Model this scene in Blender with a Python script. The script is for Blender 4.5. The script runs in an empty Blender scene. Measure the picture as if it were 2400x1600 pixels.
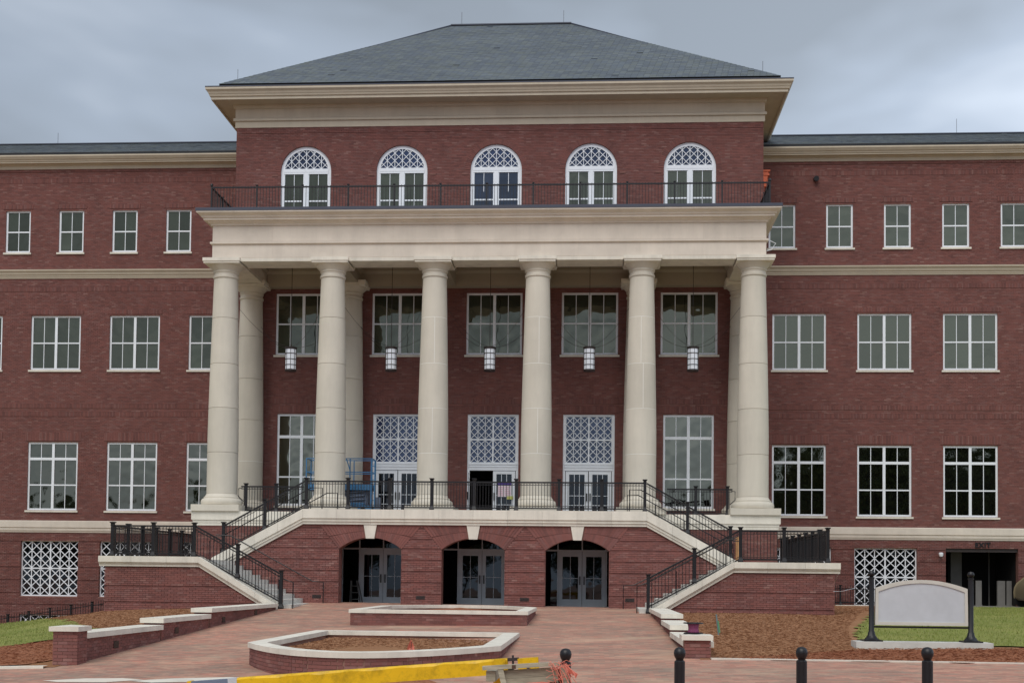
import bpy, math, random
import numpy as np
from mathutils import Matrix, Vector
random.seed(7); rng = np.random.default_rng(7)
scene = bpy.context.scene
C = scene.collection

# ---------------------------------------------------------------- camera
cam_d = bpy.data.cameras.new("camera"); cam = bpy.data.objects.new("camera", cam_d); C.objects.link(cam)
YAW, PITCH, ROLL = 0.0647, 0.0365, 0.0111
CAM = Vector((4.267, -48.536, 1.035))
_sy, _cy, _sp, _cp, _sr, _cr = math.sin(YAW), math.cos(YAW), math.sin(PITCH), math.cos(PITCH), math.sin(ROLL), math.cos(ROLL)
fwd = Vector((-_sy*_cp, _cy*_cp, _sp)); rt = Vector((_cy, _sy, 0)); up = rt.cross(fwd)
r2 = _cr*rt + _sr*up; u2 = -_sr*rt + _cr*up
m = Matrix.Identity(4)
for i in range(3):
    m[i][0] = r2[i]; m[i][1] = u2[i]; m[i][2] = -fwd[i]; m[i][3] = CAM[i]
cam.matrix_world = m
cam_d.sensor_width = 36; cam_d.sensor_fit = 'HORIZONTAL'; cam_d.lens = 36*2936/2400
cam_d.shift_y = (1251.5-800)/2400; cam_d.clip_end = 2000; cam_d.clip_start = .1
scene.camera = cam

# ---------------------------------------------------------------- world, sun, exposure
SUN_EL, SUN_AZ = 52, 196      # azimuth measured clockwise from +Y
world = bpy.data.worlds.new("World"); scene.world = world; world.use_nodes = True
nt = world.node_tree; N = nt.nodes; L = nt.links; N.clear()
out = N.new('ShaderNodeOutputWorld'); bg = N.new('ShaderNodeBackground')
sky = N.new('ShaderNodeTexSky'); sky.sky_type = 'NISHITA'; sky.sun_disc = False
sky.sun_elevation = math.radians(SUN_EL); sky.sun_rotation = math.radians(SUN_AZ); sky.air_density = 1.2; sky.dust_density = 2
tc = N.new('ShaderNodeTexCoord'); mp = N.new('ShaderNodeMapping'); mp.inputs['Scale'].default_value = (1, 1, 2.2)
mp.inputs['Location'].default_value = (7.7, 8.8, 1.3)
n1 = N.new('ShaderNodeTexNoise'); n1.inputs['Scale'].default_value = 2.2; n1.inputs['Detail'].default_value = 4; n1.inputs['Roughness'].default_value = .5
n1.inputs['Distortion'].default_value = .4
L.new(tc.outputs['Generated'], mp.inputs['Vector']); L.new(mp.outputs['Vector'], n1.inputs['Vector'])
rmp = N.new('ShaderNodeValToRGB'); cr = rmp.color_ramp
cr.elements[0].position = .38; cr.elements[0].color = (2.95, 3.38, 3.95, 1)
cr.elements[1].position = .62; cr.elements[1].color = (5.9, 6.6, 7.6, 1)
e = cr.elements.new(.5); e.color = (4.0, 4.65, 5.6, 1)
L.new(n1.outputs['Fac'], rmp.inputs['Fac'])
sep = N.new('ShaderNodeSeparateXYZ'); L.new(tc.outputs['Generated'], sep.inputs[0])
hz = N.new('ShaderNodeMapRange'); hz.inputs['From Min'].default_value = .0; hz.inputs['From Max'].default_value = .55
hz.inputs['To Min'].default_value = 1.18; hz.inputs['To Max'].default_value = .92
L.new(sep.outputs['Z'], hz.inputs['Value'])
# cloud deck is a little lighter towards the right of the view (+X), as in the photograph
hx = N.new('ShaderNodeMapRange'); hx.inputs['From Min'].default_value = -.5; hx.inputs['From Max'].default_value = .5
hx.inputs['To Min'].default_value = .86; hx.inputs['To Max'].default_value = 1.36
L.new(sep.outputs['X'], hx.inputs['Value'])
mm = N.new('ShaderNodeMath'); mm.operation = 'MULTIPLY'; L.new(hz.outputs[0], mm.inputs[0]); L.new(hx.outputs[0], mm.inputs[1])
mul = N.new('ShaderNodeVectorMath'); mul.operation = 'SCALE'; L.new(rmp.outputs['Color'], mul.inputs[0]); L.new(mm.outputs[0], mul.inputs['Scale'])
mix = N.new('ShaderNodeMix'); mix.data_type = 'RGBA'; mix.inputs['Factor'].default_value = .93
L.new(sky.outputs['Color'], mix.inputs['A']); L.new(mul.outputs[0], mix.inputs['B'])
L.new(mix.outputs['Result'], bg.inputs['Color']); bg.inputs['Strength'].default_value = .08
L.new(bg.outputs[0], out.inputs[0])
sun_d = bpy.data.lights.new("sun", 'SUN'); sun_d.energy = 1.35; sun_d.angle = math.radians(44); sun_d.color = (1, .955, .89)
sun = bpy.data.objects.new("sun", sun_d); C.objects.link(sun)
_e, _a = math.radians(SUN_EL), math.radians(SUN_AZ)
sun.rotation_euler = Vector((math.cos(_e)*math.sin(_a), math.cos(_e)*math.cos(_a), math.sin(_e))).to_track_quat('Z', 'Y').to_euler()
vs = scene.view_settings
vs.view_transform = 'Standard'; vs.look = 'None'; vs.gamma = 1; vs.use_curve_mapping = False; vs.exposure = 0.46
scene.render.engine = 'CYCLES'

# ---------------------------------------------------------------- materials
def lin(r, g, b):
    f = lambda c: ((c/255+.055)/1.055)**2.4 if c > 10 else c/255/12.92
    return (f(r), f(g), f(b), 1)
def newmat(name):
    mt = bpy.data.materials.new(name); mt.use_nodes = True
    return mt, mt.node_tree.nodes, mt.node_tree.links, mt.node_tree.nodes['Principled BSDF']
def mat(name, col, rough=.7, metal=0, var=0, vscale=3, bump=0, bscale=60, spec=.5, col2=None, detail=5, stretch=None):
    mt, n, l, b = newmat(name)
    b.inputs['Roughness'].default_value = rough; b.inputs['Metallic'].default_value = metal
    b.inputs['Specular IOR Level'].default_value = spec
    b.inputs['Base Color'].default_value = col
    geo = n.new('ShaderNodeNewGeometry')
    src = geo.outputs['Position']
    if stretch:
        mpn = n.new('ShaderNodeMapping'); mpn.inputs['Scale'].default_value = stretch; l.new(src, mpn.inputs['Vector']); src = mpn.outputs[0]
    if var or col2:
        nz = n.new('ShaderNodeTexNoise'); nz.inputs['Scale'].default_value = vscale; nz.inputs['Detail'].default_value = detail
        nz.inputs['Roughness'].default_value = .6
        l.new(src, nz.inputs['Vector'])
        r = n.new('ShaderNodeValToRGB'); l.new(nz.outputs['Fac'], r.inputs['Fac'])
        c2 = col2 or tuple(c*(1+var) for c in col[:3])+(1,)
        c1 = col if col2 else tuple(c*(1-var) for c in col[:3])+(1,)
        r.color_ramp.elements[0].position = .32; r.color_ramp.elements[0].color = c1
        r.color_ramp.elements[1].position = .68; r.color_ramp.elements[1].color = c2
        l.new(r.outputs['Color'], b.inputs['Base Color'])
    if bump:
        nb = n.new('ShaderNodeTexNoise'); nb.inputs['Scale'].default_value = bscale; nb.inputs['Detail'].default_value = 4
        l.new(geo.outputs['Position'], nb.inputs['Vector'])
        bp = n.new('ShaderNodeBump'); bp.inputs['Strength'].default_value = bump; bp.inputs['Distance'].default_value = .01
        l.new(nb.outputs['Fac'], bp.inputs['Height']); l.new(bp.outputs['Normal'], b.inputs['Normal'])
    return mt
BRICK_COLS = [(0, lin(110, 75, 71)), (.22, lin(118, 79, 74)), (.45, lin(124, 82, 76)), (.65, lin(128, 84, 78)), (.85, lin(121, 86, 82)), (.96, lin(131, 94, 88)), (1, lin(139, 105, 98))]
def brick_mat(name, source, hue=1.0, light=1.0):
    mt, n, l, b = newmat(name)
    if source == 'attr':
        s = n.new('ShaderNodeAttribute'); s.attribute_name = 'tone'; fac = s.outputs['Fac']
    else:
        s = n.new('ShaderNodeObjectInfo'); fac = s.outputs['Random']
    geo = n.new('ShaderNodeNewGeometry')
    nz = n.new('ShaderNodeTexNoise'); nz.inputs['Scale'].default_value = .9; nz.inputs['Detail'].default_value = 5; nz.inputs['Roughness'].default_value = .65
    l.new(geo.outputs['Position'], nz.inputs['Vector'])
    r = n.new('ShaderNodeValToRGB'); r.color_ramp.interpolation = 'LINEAR'
    els = r.color_ramp.elements
    els[0].position = 0; els[1].position = 1
    sc = lambda c: tuple(min(1, v*light) for v in c[:3])+(1,)
    els[0].color = sc(BRICK_COLS[0][1]); els[1].color = sc(BRICK_COLS[-1][1])
    for p, c in BRICK_COLS[1:-1]:
        x = els.new(p); x.color = sc(c)
    l.new(fac, r.inputs['Fac'])
    mr = n.new('ShaderNodeMapRange'); mr.inputs['From Min'].default_value = .3; mr.inputs['From Max'].default_value = .7
    mr.inputs['To Min'].default_value = .86; mr.inputs['To Max'].default_value = 1.12
    l.new(nz.outputs['Fac'], mr.inputs['Value'])
    v = n.new('ShaderNodeVectorMath'); v.operation = 'SCALE'; l.new(r.outputs['Color'], v.inputs[0]); l.new(mr.outputs[0], v.inputs['Scale'])
    l.new(v.outputs[0], b.inputs['Base Color'])
    b.inputs['Roughness'].default_value = .88; b.inputs['Specular IOR Level'].default_value = .25
    nb = n.new('ShaderNodeTexNoise'); nb.inputs['Scale'].default_value = 90; l.new(geo.outputs['Position'], nb.inputs['Vector'])
    bp = n.new('ShaderNodeBump'); bp.inputs['Strength'].default_value = .35; bp.inputs['Distance'].default_value = .004
    l.new(nb.outputs['Fac'], bp.inputs['Height']); l.new(bp.outputs['Normal'], b.inputs['Normal'])
    return mt
def glass_mat(name, base, refl, tint=(1, 1, 1, 1), wob=.02):
    mt, n, l, b = newmat(name)
    b.inputs['Base Color'].default_value = base; b.inputs['Roughness'].default_value = .6; b.inputs['Specular IOR Level'].default_value = 0
    g = n.new('ShaderNodeBsdfGlossy'); g.inputs['Roughness'].default_value = .015; g.inputs['Color'].default_value = tint
    mx = n.new('ShaderNodeMixShader')
    oi = n.new('ShaderNodeObjectInfo'); vr = n.new('ShaderNodeMapRange'); vr.inputs['To Min'].default_value = .55; vr.inputs['To Max'].default_value = 1.5; l.new(oi.outputs['Random'], vr.inputs['Value'])
    sv = n.new('ShaderNodeVectorMath'); sv.operation = 'SCALE'; sv.inputs[0].default_value = base[:3]; l.new(vr.outputs[0], sv.inputs['Scale']); l.new(sv.outputs[0], b.inputs['Base Color'])
    lw = n.new('ShaderNodeLayerWeight'); lw.inputs['Blend'].default_value = .25
    mr = n.new('ShaderNodeMapRange'); mr.inputs['To Min'].default_value = refl; mr.inputs['To Max'].default_value = .75; l.new(lw.outputs['Fresnel'], mr.inputs['Value'])
    l.new(mr.outputs[0], mx.inputs[0]); l.new(b.outputs[0], mx.inputs[1]); l.new(g.outputs[0], mx.inputs[2])
    l.new(mx.outputs[0], n['Material Output'].inputs['Surface'])
    geo = n.new('ShaderNodeNewGeometry'); nb = n.new('ShaderNodeTexNoise'); nb.inputs['Scale'].default_value = 1.3; nb.inputs['Detail'].default_value = 1
    l.new(geo.outputs['Position'], nb.inputs['Vector'])
    bp = n.new('ShaderNodeBump'); bp.inputs['Strength'].default_value = 1; bp.inputs['Distance'].default_value = wob
    l.new(nb.outputs['Fac'], bp.inputs['Height']); l.new(bp.outputs['Normal'], g.inputs['Normal'])
    return mt
M = {}
M['brick'] = brick_mat('brick_face', 'attr')
M['brick_lit'] = brick_mat('brick_face_lit', 'attr', light=1.22)  # same brick as the upper walls; brighter light low down put into the colour
M['brickp'] = brick_mat('brick_piece', 'obj', light=1.22)  # planter and garden wall bricks carry the same painted-in brightening
M['mortar'] = mat('mortar', lin(134, 98, 90), .95, var=.15, vscale=2, spec=.1)
M['mortar_light'] = mat('mortar_light', lin(150, 116, 104), .95, var=.15, vscale=4, spec=.1)
M['stone'] = mat('cast_stone', lin(220, 210, 196), .8, var=.07, vscale=1.1, bump=.15, bscale=40, spec=.25)
M['stone_w'] = mat('cast_stone_white', lin(230, 224, 210), .8, var=.06, vscale=1.5, bump=.12, bscale=40, spec=.25)
M['column'] = mat('column_stone', lin(214, 207, 192), .78, var=.045, vscale=.8, bump=.1, bscale=30, spec=.25)
M['trim'] = mat('painted_trim', lin(196, 185, 165), .6, var=.05, vscale=1.2, spec=.35)
M['soffit'] = mat('soffit_paint', lin(168, 158, 140), .7, var=.04, vscale=1, spec=.3)
def weather(mt, scale=(1.6, 1.6, .22), lo=.86, amt=1.0):
    n, l = mt.node_tree.nodes, mt.node_tree.links; b = n['Principled BSDF']; old = b.inputs['Base Color'].links[0].from_socket
    geo = n.new('ShaderNodeNewGeometry'); mp_ = n.new('ShaderNodeMapping'); mp_.inputs['Scale'].default_value = scale; l.new(geo.outputs['Position'], mp_.inputs['Vector'])
    nz = n.new('ShaderNodeTexNoise'); nz.inputs['Scale'].default_value = 1.4; nz.inputs['Detail'].default_value = 7; nz.inputs['Roughness'].default_value = .7; l.new(mp_.outputs[0], nz.inputs['Vector'])
    mr = n.new('ShaderNodeMapRange'); mr.inputs['From Min'].default_value = .34; mr.inputs['From Max'].default_value = .56; mr.inputs['To Min'].default_value = lo; mr.inputs['To Max'].default_value = amt; l.new(nz.outputs['Fac'], mr.inputs['Value'])
    oi = n.new('ShaderNodeObjectInfo'); m3 = n.new('ShaderNodeMapRange'); m3.inputs['To Min'].default_value = .955; m3.inputs['To Max'].default_value = 1.035; l.new(oi.outputs['Random'], m3.inputs['Value'])
    mm_ = n.new('ShaderNodeMath'); mm_.operation = 'MULTIPLY'; l.new(mr.outputs[0], mm_.inputs[0]); l.new(m3.outputs[0], mm_.inputs[1])
    v = n.new('ShaderNodeVectorMath'); v.operation = 'SCALE'; l.new(old, v.inputs[0]); l.new(mm_.outputs[0], v.inputs['Scale']); l.new(v.outputs[0], b.inputs['Base Color'])
for k_, lo_ in (('stone', .93), ('stone_w', .86), ('column', .93), ('trim', .93)): weather(M[k_], lo=lo_)
M['joint'] = mat('joint_mortar', lin(236, 234, 226), .8)
M['white'] = mat('white_frame', lin(238, 243, 248), .45, var=.03, spec=.4)
M['greydoor'] = mat('grey_door_paint', lin(206, 212, 218), .5, var=.04)
M['black'] = mat('black_metal', lin(17, 16, 20), .42, spec=.5, var=.1, vscale=9)
M['bronze'] = mat('dark_bronze', lin(58, 48, 46), .5)
M['flash'] = mat('dark_flashing', lin(66, 70, 84), .5, var=.08, vscale=2)
M['gutter'] = mat('black_gutter', lin(16, 17, 22), .6)
M['glass_u'] = glass_mat('window_glass', lin(44, 50, 42), .085, (1, 1, .80, 1))
M['glass_l'] = glass_mat('window_glass_low', lin(12, 13, 12), .15, (1, 1, .82, 1))
M['glass_b'] = glass_mat('window_glass_blue', lin(38, 50, 84), .05, (.75, .85, 1.0, 1))
M['glass_n'] = glass_mat('window_glass_navy', lin(34, 42, 62), .07, (.8, .88, 1.0, 1))
M['glass_d'] = glass_mat('window_glass_dark', lin(9, 10, 13), .03, (.8, .9, 1, 1), .004)
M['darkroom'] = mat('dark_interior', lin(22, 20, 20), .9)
M['concrete'] = mat('concrete', lin(206, 205, 198), .85, var=.12, vscale=2.5, bump=.3, bscale=30)
M['greyconc'] = mat('grey_concrete', lin(120, 118, 114), .85, var=.1, vscale=2)
M['copper'] = mat('new_copper', lin(214, 110, 76), .42, .55, var=.12, vscale=6)
M['blue'] = mat('blue_paint', lin(66, 122, 166), .5, var=.08)
M['yellow'] = mat('yellow_paint', lin(238, 190, 20), .42, var=.05, vscale=2.5, bump=.15, bscale=9, spec=.4)
weather(M['yellow'], (6, 6, 6), .62)
M['greyp'] = mat('grey_weathered_paint', lin(110, 122, 142), .6, var=.1)
M['wood'] = mat('weathered_wood', lin(164, 156, 136), .85, var=.28, vscale=5, stretch=(1, 1, 9), bump=.4, bscale=25)
M['wood_d'] = mat('dark_knot_wood', lin(84, 60, 48), .85, var=.2)
M['orange'] = mat('orange_plastic', lin(222, 128, 108), .6)
M['magenta'] = mat('magenta_twine', lin(142, 68, 106), .7, var=.15, vscale=30)
M['signface'] = mat('primed_sign_face', lin(196, 200, 204), .6, var=.05, vscale=3.5)
M['signframe'] = mat('sign_frame_stone', lin(206, 203, 192), .7, var=.05)
M['lampglass'] = mat('lamp_glass', lin(232, 236, 244), .5)
_b = M['lampglass'].node_tree.nodes['Principled BSDF']; _b.inputs['Emission Color'].default_value = (.86, .93, 1, 1); _b.inputs['Emission Strength'].default_value = .12
M['lit'] = mat('lit_tube', (1, 1, 1, 1)); _b = M['lit'].node_tree.nodes['Principled BSDF']; _b.inputs['Emission Color'].default_value = (1, .97, .85, 1); _b.inputs['Emission Strength'].default_value = .7
M['carpaint'] = mat('tan_car_paint', lin(150, 138, 112), .3, .3)
M['rubber'] = mat('tyre_rubber', lin(24, 24, 26), .8)
M['rim'] = mat('wheel_rim', lin(150, 152, 156), .35, .8)
M['bark'] = mat('tree_bark', lin(72, 60, 48), .9, var=.25, vscale=6)
M['leaf'] = mat('tree_leaf', lin(62, 78, 38), .7, col2=lin(88, 104, 50), vscale=2)
M['paper'] = mat('notice_paper', lin(236, 224, 230), .8)
M['pinkink'] = mat('notice_print', lin(226, 176, 192), .8)
M['purple'] = mat('purple_sticker', lin(90, 70, 160), .7)
M['green'] = mat('green_tag', lin(90, 150, 110), .7)
M['brass'] = mat('stake_grey', lin(110, 128, 130), .6)

def ground_mat(name, c1, c2, c3, fine, coarse, bump=.5, stretch=(1, 1, 1)):
    mt, n, l, b = newmat(name)
    geo = n.new('ShaderNodeNewGeometry'); mpn = n.new('ShaderNodeMapping'); mpn.inputs['Scale'].default_value = stretch
    l.new(geo.outputs['Position'], mpn.inputs['Vector'])
    a = n.new('ShaderNodeTexNoise'); a.inputs['Scale'].default_value = coarse; a.inputs['Detail'].default_value = 6; l.new(mpn.outputs[0], a.inputs['Vector'])
    f = n.new('ShaderNodeTexNoise'); f.inputs['Scale'].default_value = fine; f.inputs['Detail'].default_value = 6; f.inputs['Roughness'].default_value = .75; l.new(mpn.outputs[0], f.inputs['Vector'])
    r = n.new('ShaderNodeValToRGB'); l.new(a.outputs['Fac'], r.inputs['Fac'])
    r.color_ramp.elements[0].position = .35; r.color_ramp.elements[0].color = c1
    r.color_ramp.elements[1].position = .68; r.color_ramp.elements[1].color = c2
    mx = n.new('ShaderNodeMix'); mx.data_type = 'RGBA'
    mr = n.new('ShaderNodeMapRange'); mr.inputs['From Min'].default_value = .42; mr.inputs['From Max'].default_value = .72; l.new(f.outputs['Fac'], mr.inputs['Value'])
    l.new(mr.outputs[0], mx.inputs['Factor']); l.new(r.outputs['Color'], mx.inputs['A']); mx.inputs['B'].default_value = c3
    l.new(mx.outputs['Result'], b.inputs['Base Color']); b.inputs['Roughness'].default_value = .95; b.inputs['Specular IOR Level'].default_value = .15
    bp = n.new('ShaderNodeBump'); bp.inputs['Strength'].default_value = bump; bp.inputs['Distance'].default_value = .04
    l.new(f.outputs['Fac'], bp.inputs['Height']); l.new(bp.outputs['Normal'], b.inputs['Normal'])
    return mt
M['grass'] = ground_mat('lawn_grass', lin(104, 120, 54), lin(136, 142, 76), lin(158, 150, 96), 14, .5)
M['mulch'] = ground_mat('pine_straw', lin(150, 108, 78), lin(164, 124, 92), lin(134, 94, 66), 34, 1.3, .08)
M['clay'] = ground_mat('red_mulch', lin(150, 98, 72), lin(162, 112, 84), lin(126, 80, 60), 24, 1.3, .15)
M['blade'] = mat('grass_blade', lin(118, 134, 56), .8, col2=lin(156, 156, 90), vscale=1.3)
M['straw'] = mat('straw_needle', lin(148, 106, 76), .85, col2=lin(162, 120, 88), vscale=7)
M['asphalt'] = ground_mat('asphalt', lin(70, 70, 70), lin(84, 83, 80), lin(60, 60, 60), 40, .5)

def paver_mat():
    mt, n, l, b = newmat('brick_pavers')
    geo = n.new('ShaderNodeNewGeometry')
    rot = n.new('ShaderNodeMapping'); rot.inputs['Rotation'].default_value = (0, 0, 0); l.new(geo.outputs['Position'], rot.inputs['Vector'])
    bk = n.new('ShaderNodeTexBrick'); bk.inputs['Scale'].default_value = 1; bk.inputs['Brick Width'].default_value = .205; bk.inputs['Row Height'].default_value = .105
    bk.inputs['Mortar Size'].default_value = .004; bk.inputs['Color1'].default_value = (0, 0, 0, 1); bk.inputs['Color2'].default_value = (1, 1, 1, 1); bk.inputs['Mortar'].default_value = (.35, .35, .35, 1)
    l.new(rot.outputs[0], bk.inputs['Vector'])
    r = n.new('ShaderNodeValToRGB'); l.new(bk.outputs['Color'], r.inputs['Fac']); els = r.color_ramp.elements
    els[0].position = 0; els[0].color = lin(170, 124, 108); els[1].position = 1; els[1].color = lin(198, 154, 134)
    x = els.new(.3); x.color = lin(160, 138, 122); x = els.new(.55); x.color = lin(190, 136, 118); x = els.new(.8); x.color = lin(180, 150, 130)
    a = n.new('ShaderNodeTexNoise'); a.inputs['Scale'].default_value = .8; a.inputs['Detail'].default_value = 8; a.inputs['Roughness'].default_value = .7
    st = n.new('ShaderNodeMapping'); st.inputs['Scale'].default_value = (.55, 1.2, 1); l.new(geo.outputs['Position'], st.inputs['Vector']); l.new(st.outputs[0], a.inputs['Vector'])
    r2_ = n.new('ShaderNodeValToRGB'); l.new(a.outputs['Fac'], r2_.inputs['Fac'])
    r2_.color_ramp.elements[0].position = .33; r2_.color_ramp.elements[0].color = (.70, .78, .80, 1); r2_.color_ramp.elements[1].position = .68; r2_.color_ramp.elements[1].color = (1.18, 1.02, .98, 1)
    mx = n.new('ShaderNodeMix'); mx.data_type = 'RGBA'; mx.blend_type = 'MULTIPLY'; mx.inputs['Factor'].default_value = 1
    l.new(r.outputs['Color'], mx.inputs['A']); l.new(r2_.outputs['Color'], mx.inputs['B'])
    # sandy residue
    s = n.new('ShaderNodeTexNoise'); s.inputs['Scale'].default_value = .45; s.inputs['Detail'].default_value = 6; l.new(geo.outputs['Position'], s.inputs['Vector'])
    mr = n.new('ShaderNodeMapRange'); mr.inputs['From Min'].default_value = .56; mr.inputs['From Max'].default_value = .74; mr.inputs['To Max'].default_value = .8; l.new(s.outputs['Fac'], mr.inputs['Value'])
    m2 = n.new('ShaderNodeMix'); m2.data_type = 'RGBA'; l.new(mr.outputs[0], m2.inputs['Factor']); l.new(mx.outputs['Result'], m2.inputs['A']); m2.inputs['B'].default_value = lin(202, 174, 148)
    l.new(m2.outputs['Result'], b.inputs['Base Color']); b.inputs['Roughness'].default_value = .8; b.inputs['Specular IOR Level'].default_value = .3
    bp = n.new('ShaderNodeBump'); bp.inputs['Strength'].default_value = .5; bp.inputs['Distance'].default_value = .006
    l.new(bk.outputs['Fac'], bp.inputs['Height']); bp.invert = True; l.new(bp.outputs['Normal'], b.inputs['Normal'])
    return mt
M['paver'] = paver_mat()
def slate_mat():
    mt, n, l, b = newmat('roof_slate')
    s = n.new('ShaderNodeAttribute'); s.attribute_name = 'tone'
    r = n.new('ShaderNodeValToRGB'); l.new(s.outputs['Fac'], r.inputs['Fac']); els = r.color_ramp.elements
    els[0].color = lin(94, 102, 110); els[1].color = lin(110, 118, 122); els[1].position = 1
    x = els.new(.4); x.color = lin(100, 109, 117); x = els.new(.75); x.color = lin(104, 111, 110)
    geo = n.new('ShaderNodeNewGeometry'); nz = n.new('ShaderNodeTexNoise'); nz.inputs['Scale'].default_value = .35; nz.inputs['Detail'].default_value = 5
    st = n.new('ShaderNodeMapping'); st.inputs['Scale'].default_value = (.5, 1, 3); l.new(geo.outputs['Position'], st.inputs['Vector']); l.new(st.outputs[0], nz.inputs['Vector'])
    mr = n.new('ShaderNodeMapRange'); mr.inputs['From Min'].default_value = .3; mr.inputs['From Max'].default_value = .7; mr.inputs['To Min'].default_value = .9; mr.inputs['To Max'].default_value = 1.1; l.new(nz.outputs['Fac'], mr.inputs['Value'])
    v = n.new('ShaderNodeVectorMath'); v.operation = 'SCALE'; l.new(r.outputs['Color'], v.inputs[0]); l.new(mr.outputs[0], v.inputs['Scale'])
    l.new(v.outputs[0], b.inputs['Base Color']); b.inputs['Roughness'].default_value = .62; b.inputs['Specular IOR Level'].default_value = .4
    return mt
M['slate'] = slate_mat()

# ---------------------------------------------------------------- mesh helpers
class MB:
    def __init__(s): s.v = []; s.f = []; s.t = []; s.smooth = False
    def add(s, vs, fs, tone=None):
        o = len(s.v); s.v.extend(vs); s.f.extend([tuple(i+o for i in f) for f in fs])
        if tone is not None: s.t.extend([tone]*len(vs))
        return s
    def box(s, x0, x1, y0, y1, z0, z1, tone=None):
        x0, x1 = min(x0, x1), max(x0, x1); y0, y1 = min(y0, y1), max(y0, y1)
        return s.add([(x0, y0, z0), (x1, y0, z0), (x1, y1, z0), (x0, y1, z0), (x0, y0, z1), (x1, y0, z1), (x1, y1, z1), (x0, y1, z1)],
                     [(0, 3, 2, 1), (4, 5, 6, 7), (0, 1, 5, 4), (1, 2, 6, 5), (2, 3, 7, 6), (3, 0, 4, 7)], tone)
    def bar(s, a, b, w, h=None, upv=(0, 1, 0)):
        a, b = Vector(a), Vector(b); d = (b-a).normalized(); u = Vector(upv); sd = d.cross(u)
        if sd.length < 1e-4: sd = d.cross(Vector((1, 0, 0)))
        sd.normalize(); u = sd.cross(d); h = h or w; vs = []
        for p in (a, b):
            for i, j in ((-1, -1), (1, -1), (1, 1), (-1, 1)): vs.append(tuple(p+sd*(i*w/2)+u*(j*h/2)))
        return s.add(vs, [(0, 1, 2, 3), (7, 6, 5, 4), (0, 4, 5, 1), (1, 5, 6, 2), (2, 6, 7, 3), (3, 7, 4, 0)])
    def tube(s, pts, r, n=6):
        pts = [Vector(p) for p in pts]; o = len(s.v); k = len(pts)
        for i, p in enumerate(pts):
            d = (pts[min(i+1, k-1)]-pts[max(i-1, 0)]).normalized()
            a = d.cross(Vector((0, 0, 1)));
            if a.length < 1e-3: a = d.cross(Vector((1, 0, 0)))
            a.normalize(); b_ = d.cross(a)
            rr = r[i] if isinstance(r, (list, tuple)) else r
            for j in range(n):
                t = 2*math.pi*j/n; s.v.append(tuple(p+a*(rr*math.cos(t))+b_*(rr*math.sin(t))))
        for i in range(k-1):
            for j in range(n):
                s.f.append((o+i*n+j, o+i*n+(j+1) % n, o+(i+1)*n+(j+1) % n, o+(i+1)*n+j))
        s.f.append(tuple(o+j for j in range(n))[::-1]); s.f.append(tuple(o+(k-1)*n+j for j in range(n)))
        return s
    def lathe(s, prof, n=32, c=(0, 0, 0)):
        o = len(s.v); k = len(prof)
        for r, z in prof:
            for j in range(n):
                t = 2*math.pi*j/n; s.v.append((c[0]+r*math.cos(t), c[1]+r*math.sin(t), c[2]+z))
        for i in range(k-1):
            for j in range(n):
                s.f.append((o+i*n+j, o+i*n+(j+1) % n, o+(i+1)*n+(j+1) % n, o+(i+1)*n+j))
        s.f.append(tuple(o+j for j in range(n))[::-1]); s.f.append(tuple(o+(k-1)*n+j for j in range(n)))
        return s
    def prism(s, poly, y0, y1):            # poly in XZ extruded along Y
        n = len(poly)
        return s.add([(x, y0, z) for x, z in poly]+[(x, y1, z) for x, z in poly],
                     [tuple(range(n)), tuple(range(2*n-1, n-1, -1))]+[(i, i+n, (i+1) % n+n, (i+1) % n) for i in range(n)])
    def prismz(s, poly, z0, z1):           # poly in XY extruded along Z
        n = len(poly)
        return s.add([(x, y, z0) for x, y in poly]+[(x, y, z1) for x, y in poly],
                     [tuple(range(n-1, -1, -1)), tuple(range(n, 2*n))]+[(i, (i+1) % n, (i+1) % n+n, i+n) for i in range(n)])
    def sweep(s, prof, path, closed=False):  # prof [(out,z)], path [(x,y)]; outward = right of travel
        n = len(path); P = [Vector((p[0], p[1])) for p in path]; o = len(s.v); k = len(prof)
        for i in range(n):
            def nrm(a, b): d = (b-a).normalized(); return Vector((d.y, -d.x))
            if closed: na = nrm(P[i-1], P[i]); nb = nrm(P[i], P[(i+1) % n])
            else:
                na = nrm(P[i-1], P[i]) if i > 0 else nrm(P[0], P[1]); nb = nrm(P[i], P[i+1]) if i < n-1 else na
            mtr = (na+nb); mtr = mtr/(1+na.dot(nb))
            for q, z in prof: s.v.append((P[i].x+mtr.x*q, P[i].y+mtr.y*q, z))
        for i in range(n if closed else n-1):
            a = o+i*k; b_ = o+((i+1) % n)*k
            for j in range(k-1): s.f.append((a+j, b_+j, b_+j+1, a+j+1))
        if not closed: s.f.append(tuple(o+j for j in range(k))); s.f.append(tuple(o+(n-1)*k+j for j in range(k))[::-1])
        return s
    def panel(s, x0, x1, z0, z1, y, depth, holes=()):   # wall sheet facing -Y with rectangular holes and reveals
        hs = [(max(a, x0), min(b, x1), max(c, z0), min(d, z1)) for a, b, c, d in holes]
        hs = [h for h in hs if h[1] > h[0]+1e-6 and h[3] > h[2]+1e-6]
        xs = sorted({x0, x1, *[h[0] for h in hs], *[h[1] for h in hs]}); zs = sorted({z0, z1, *[h[2] for h in hs], *[h[3] for h in hs]})
        def solid(i, j):
            if i < 0 or j < 0 or i >= len(xs)-1 or j >= len(zs)-1: return False
            cx, cz = (xs[i]+xs[i+1])/2, (zs[j]+zs[j+1])/2
            return not any(a < cx < b and c < cz < d for a, b, c, d in hs)
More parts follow.
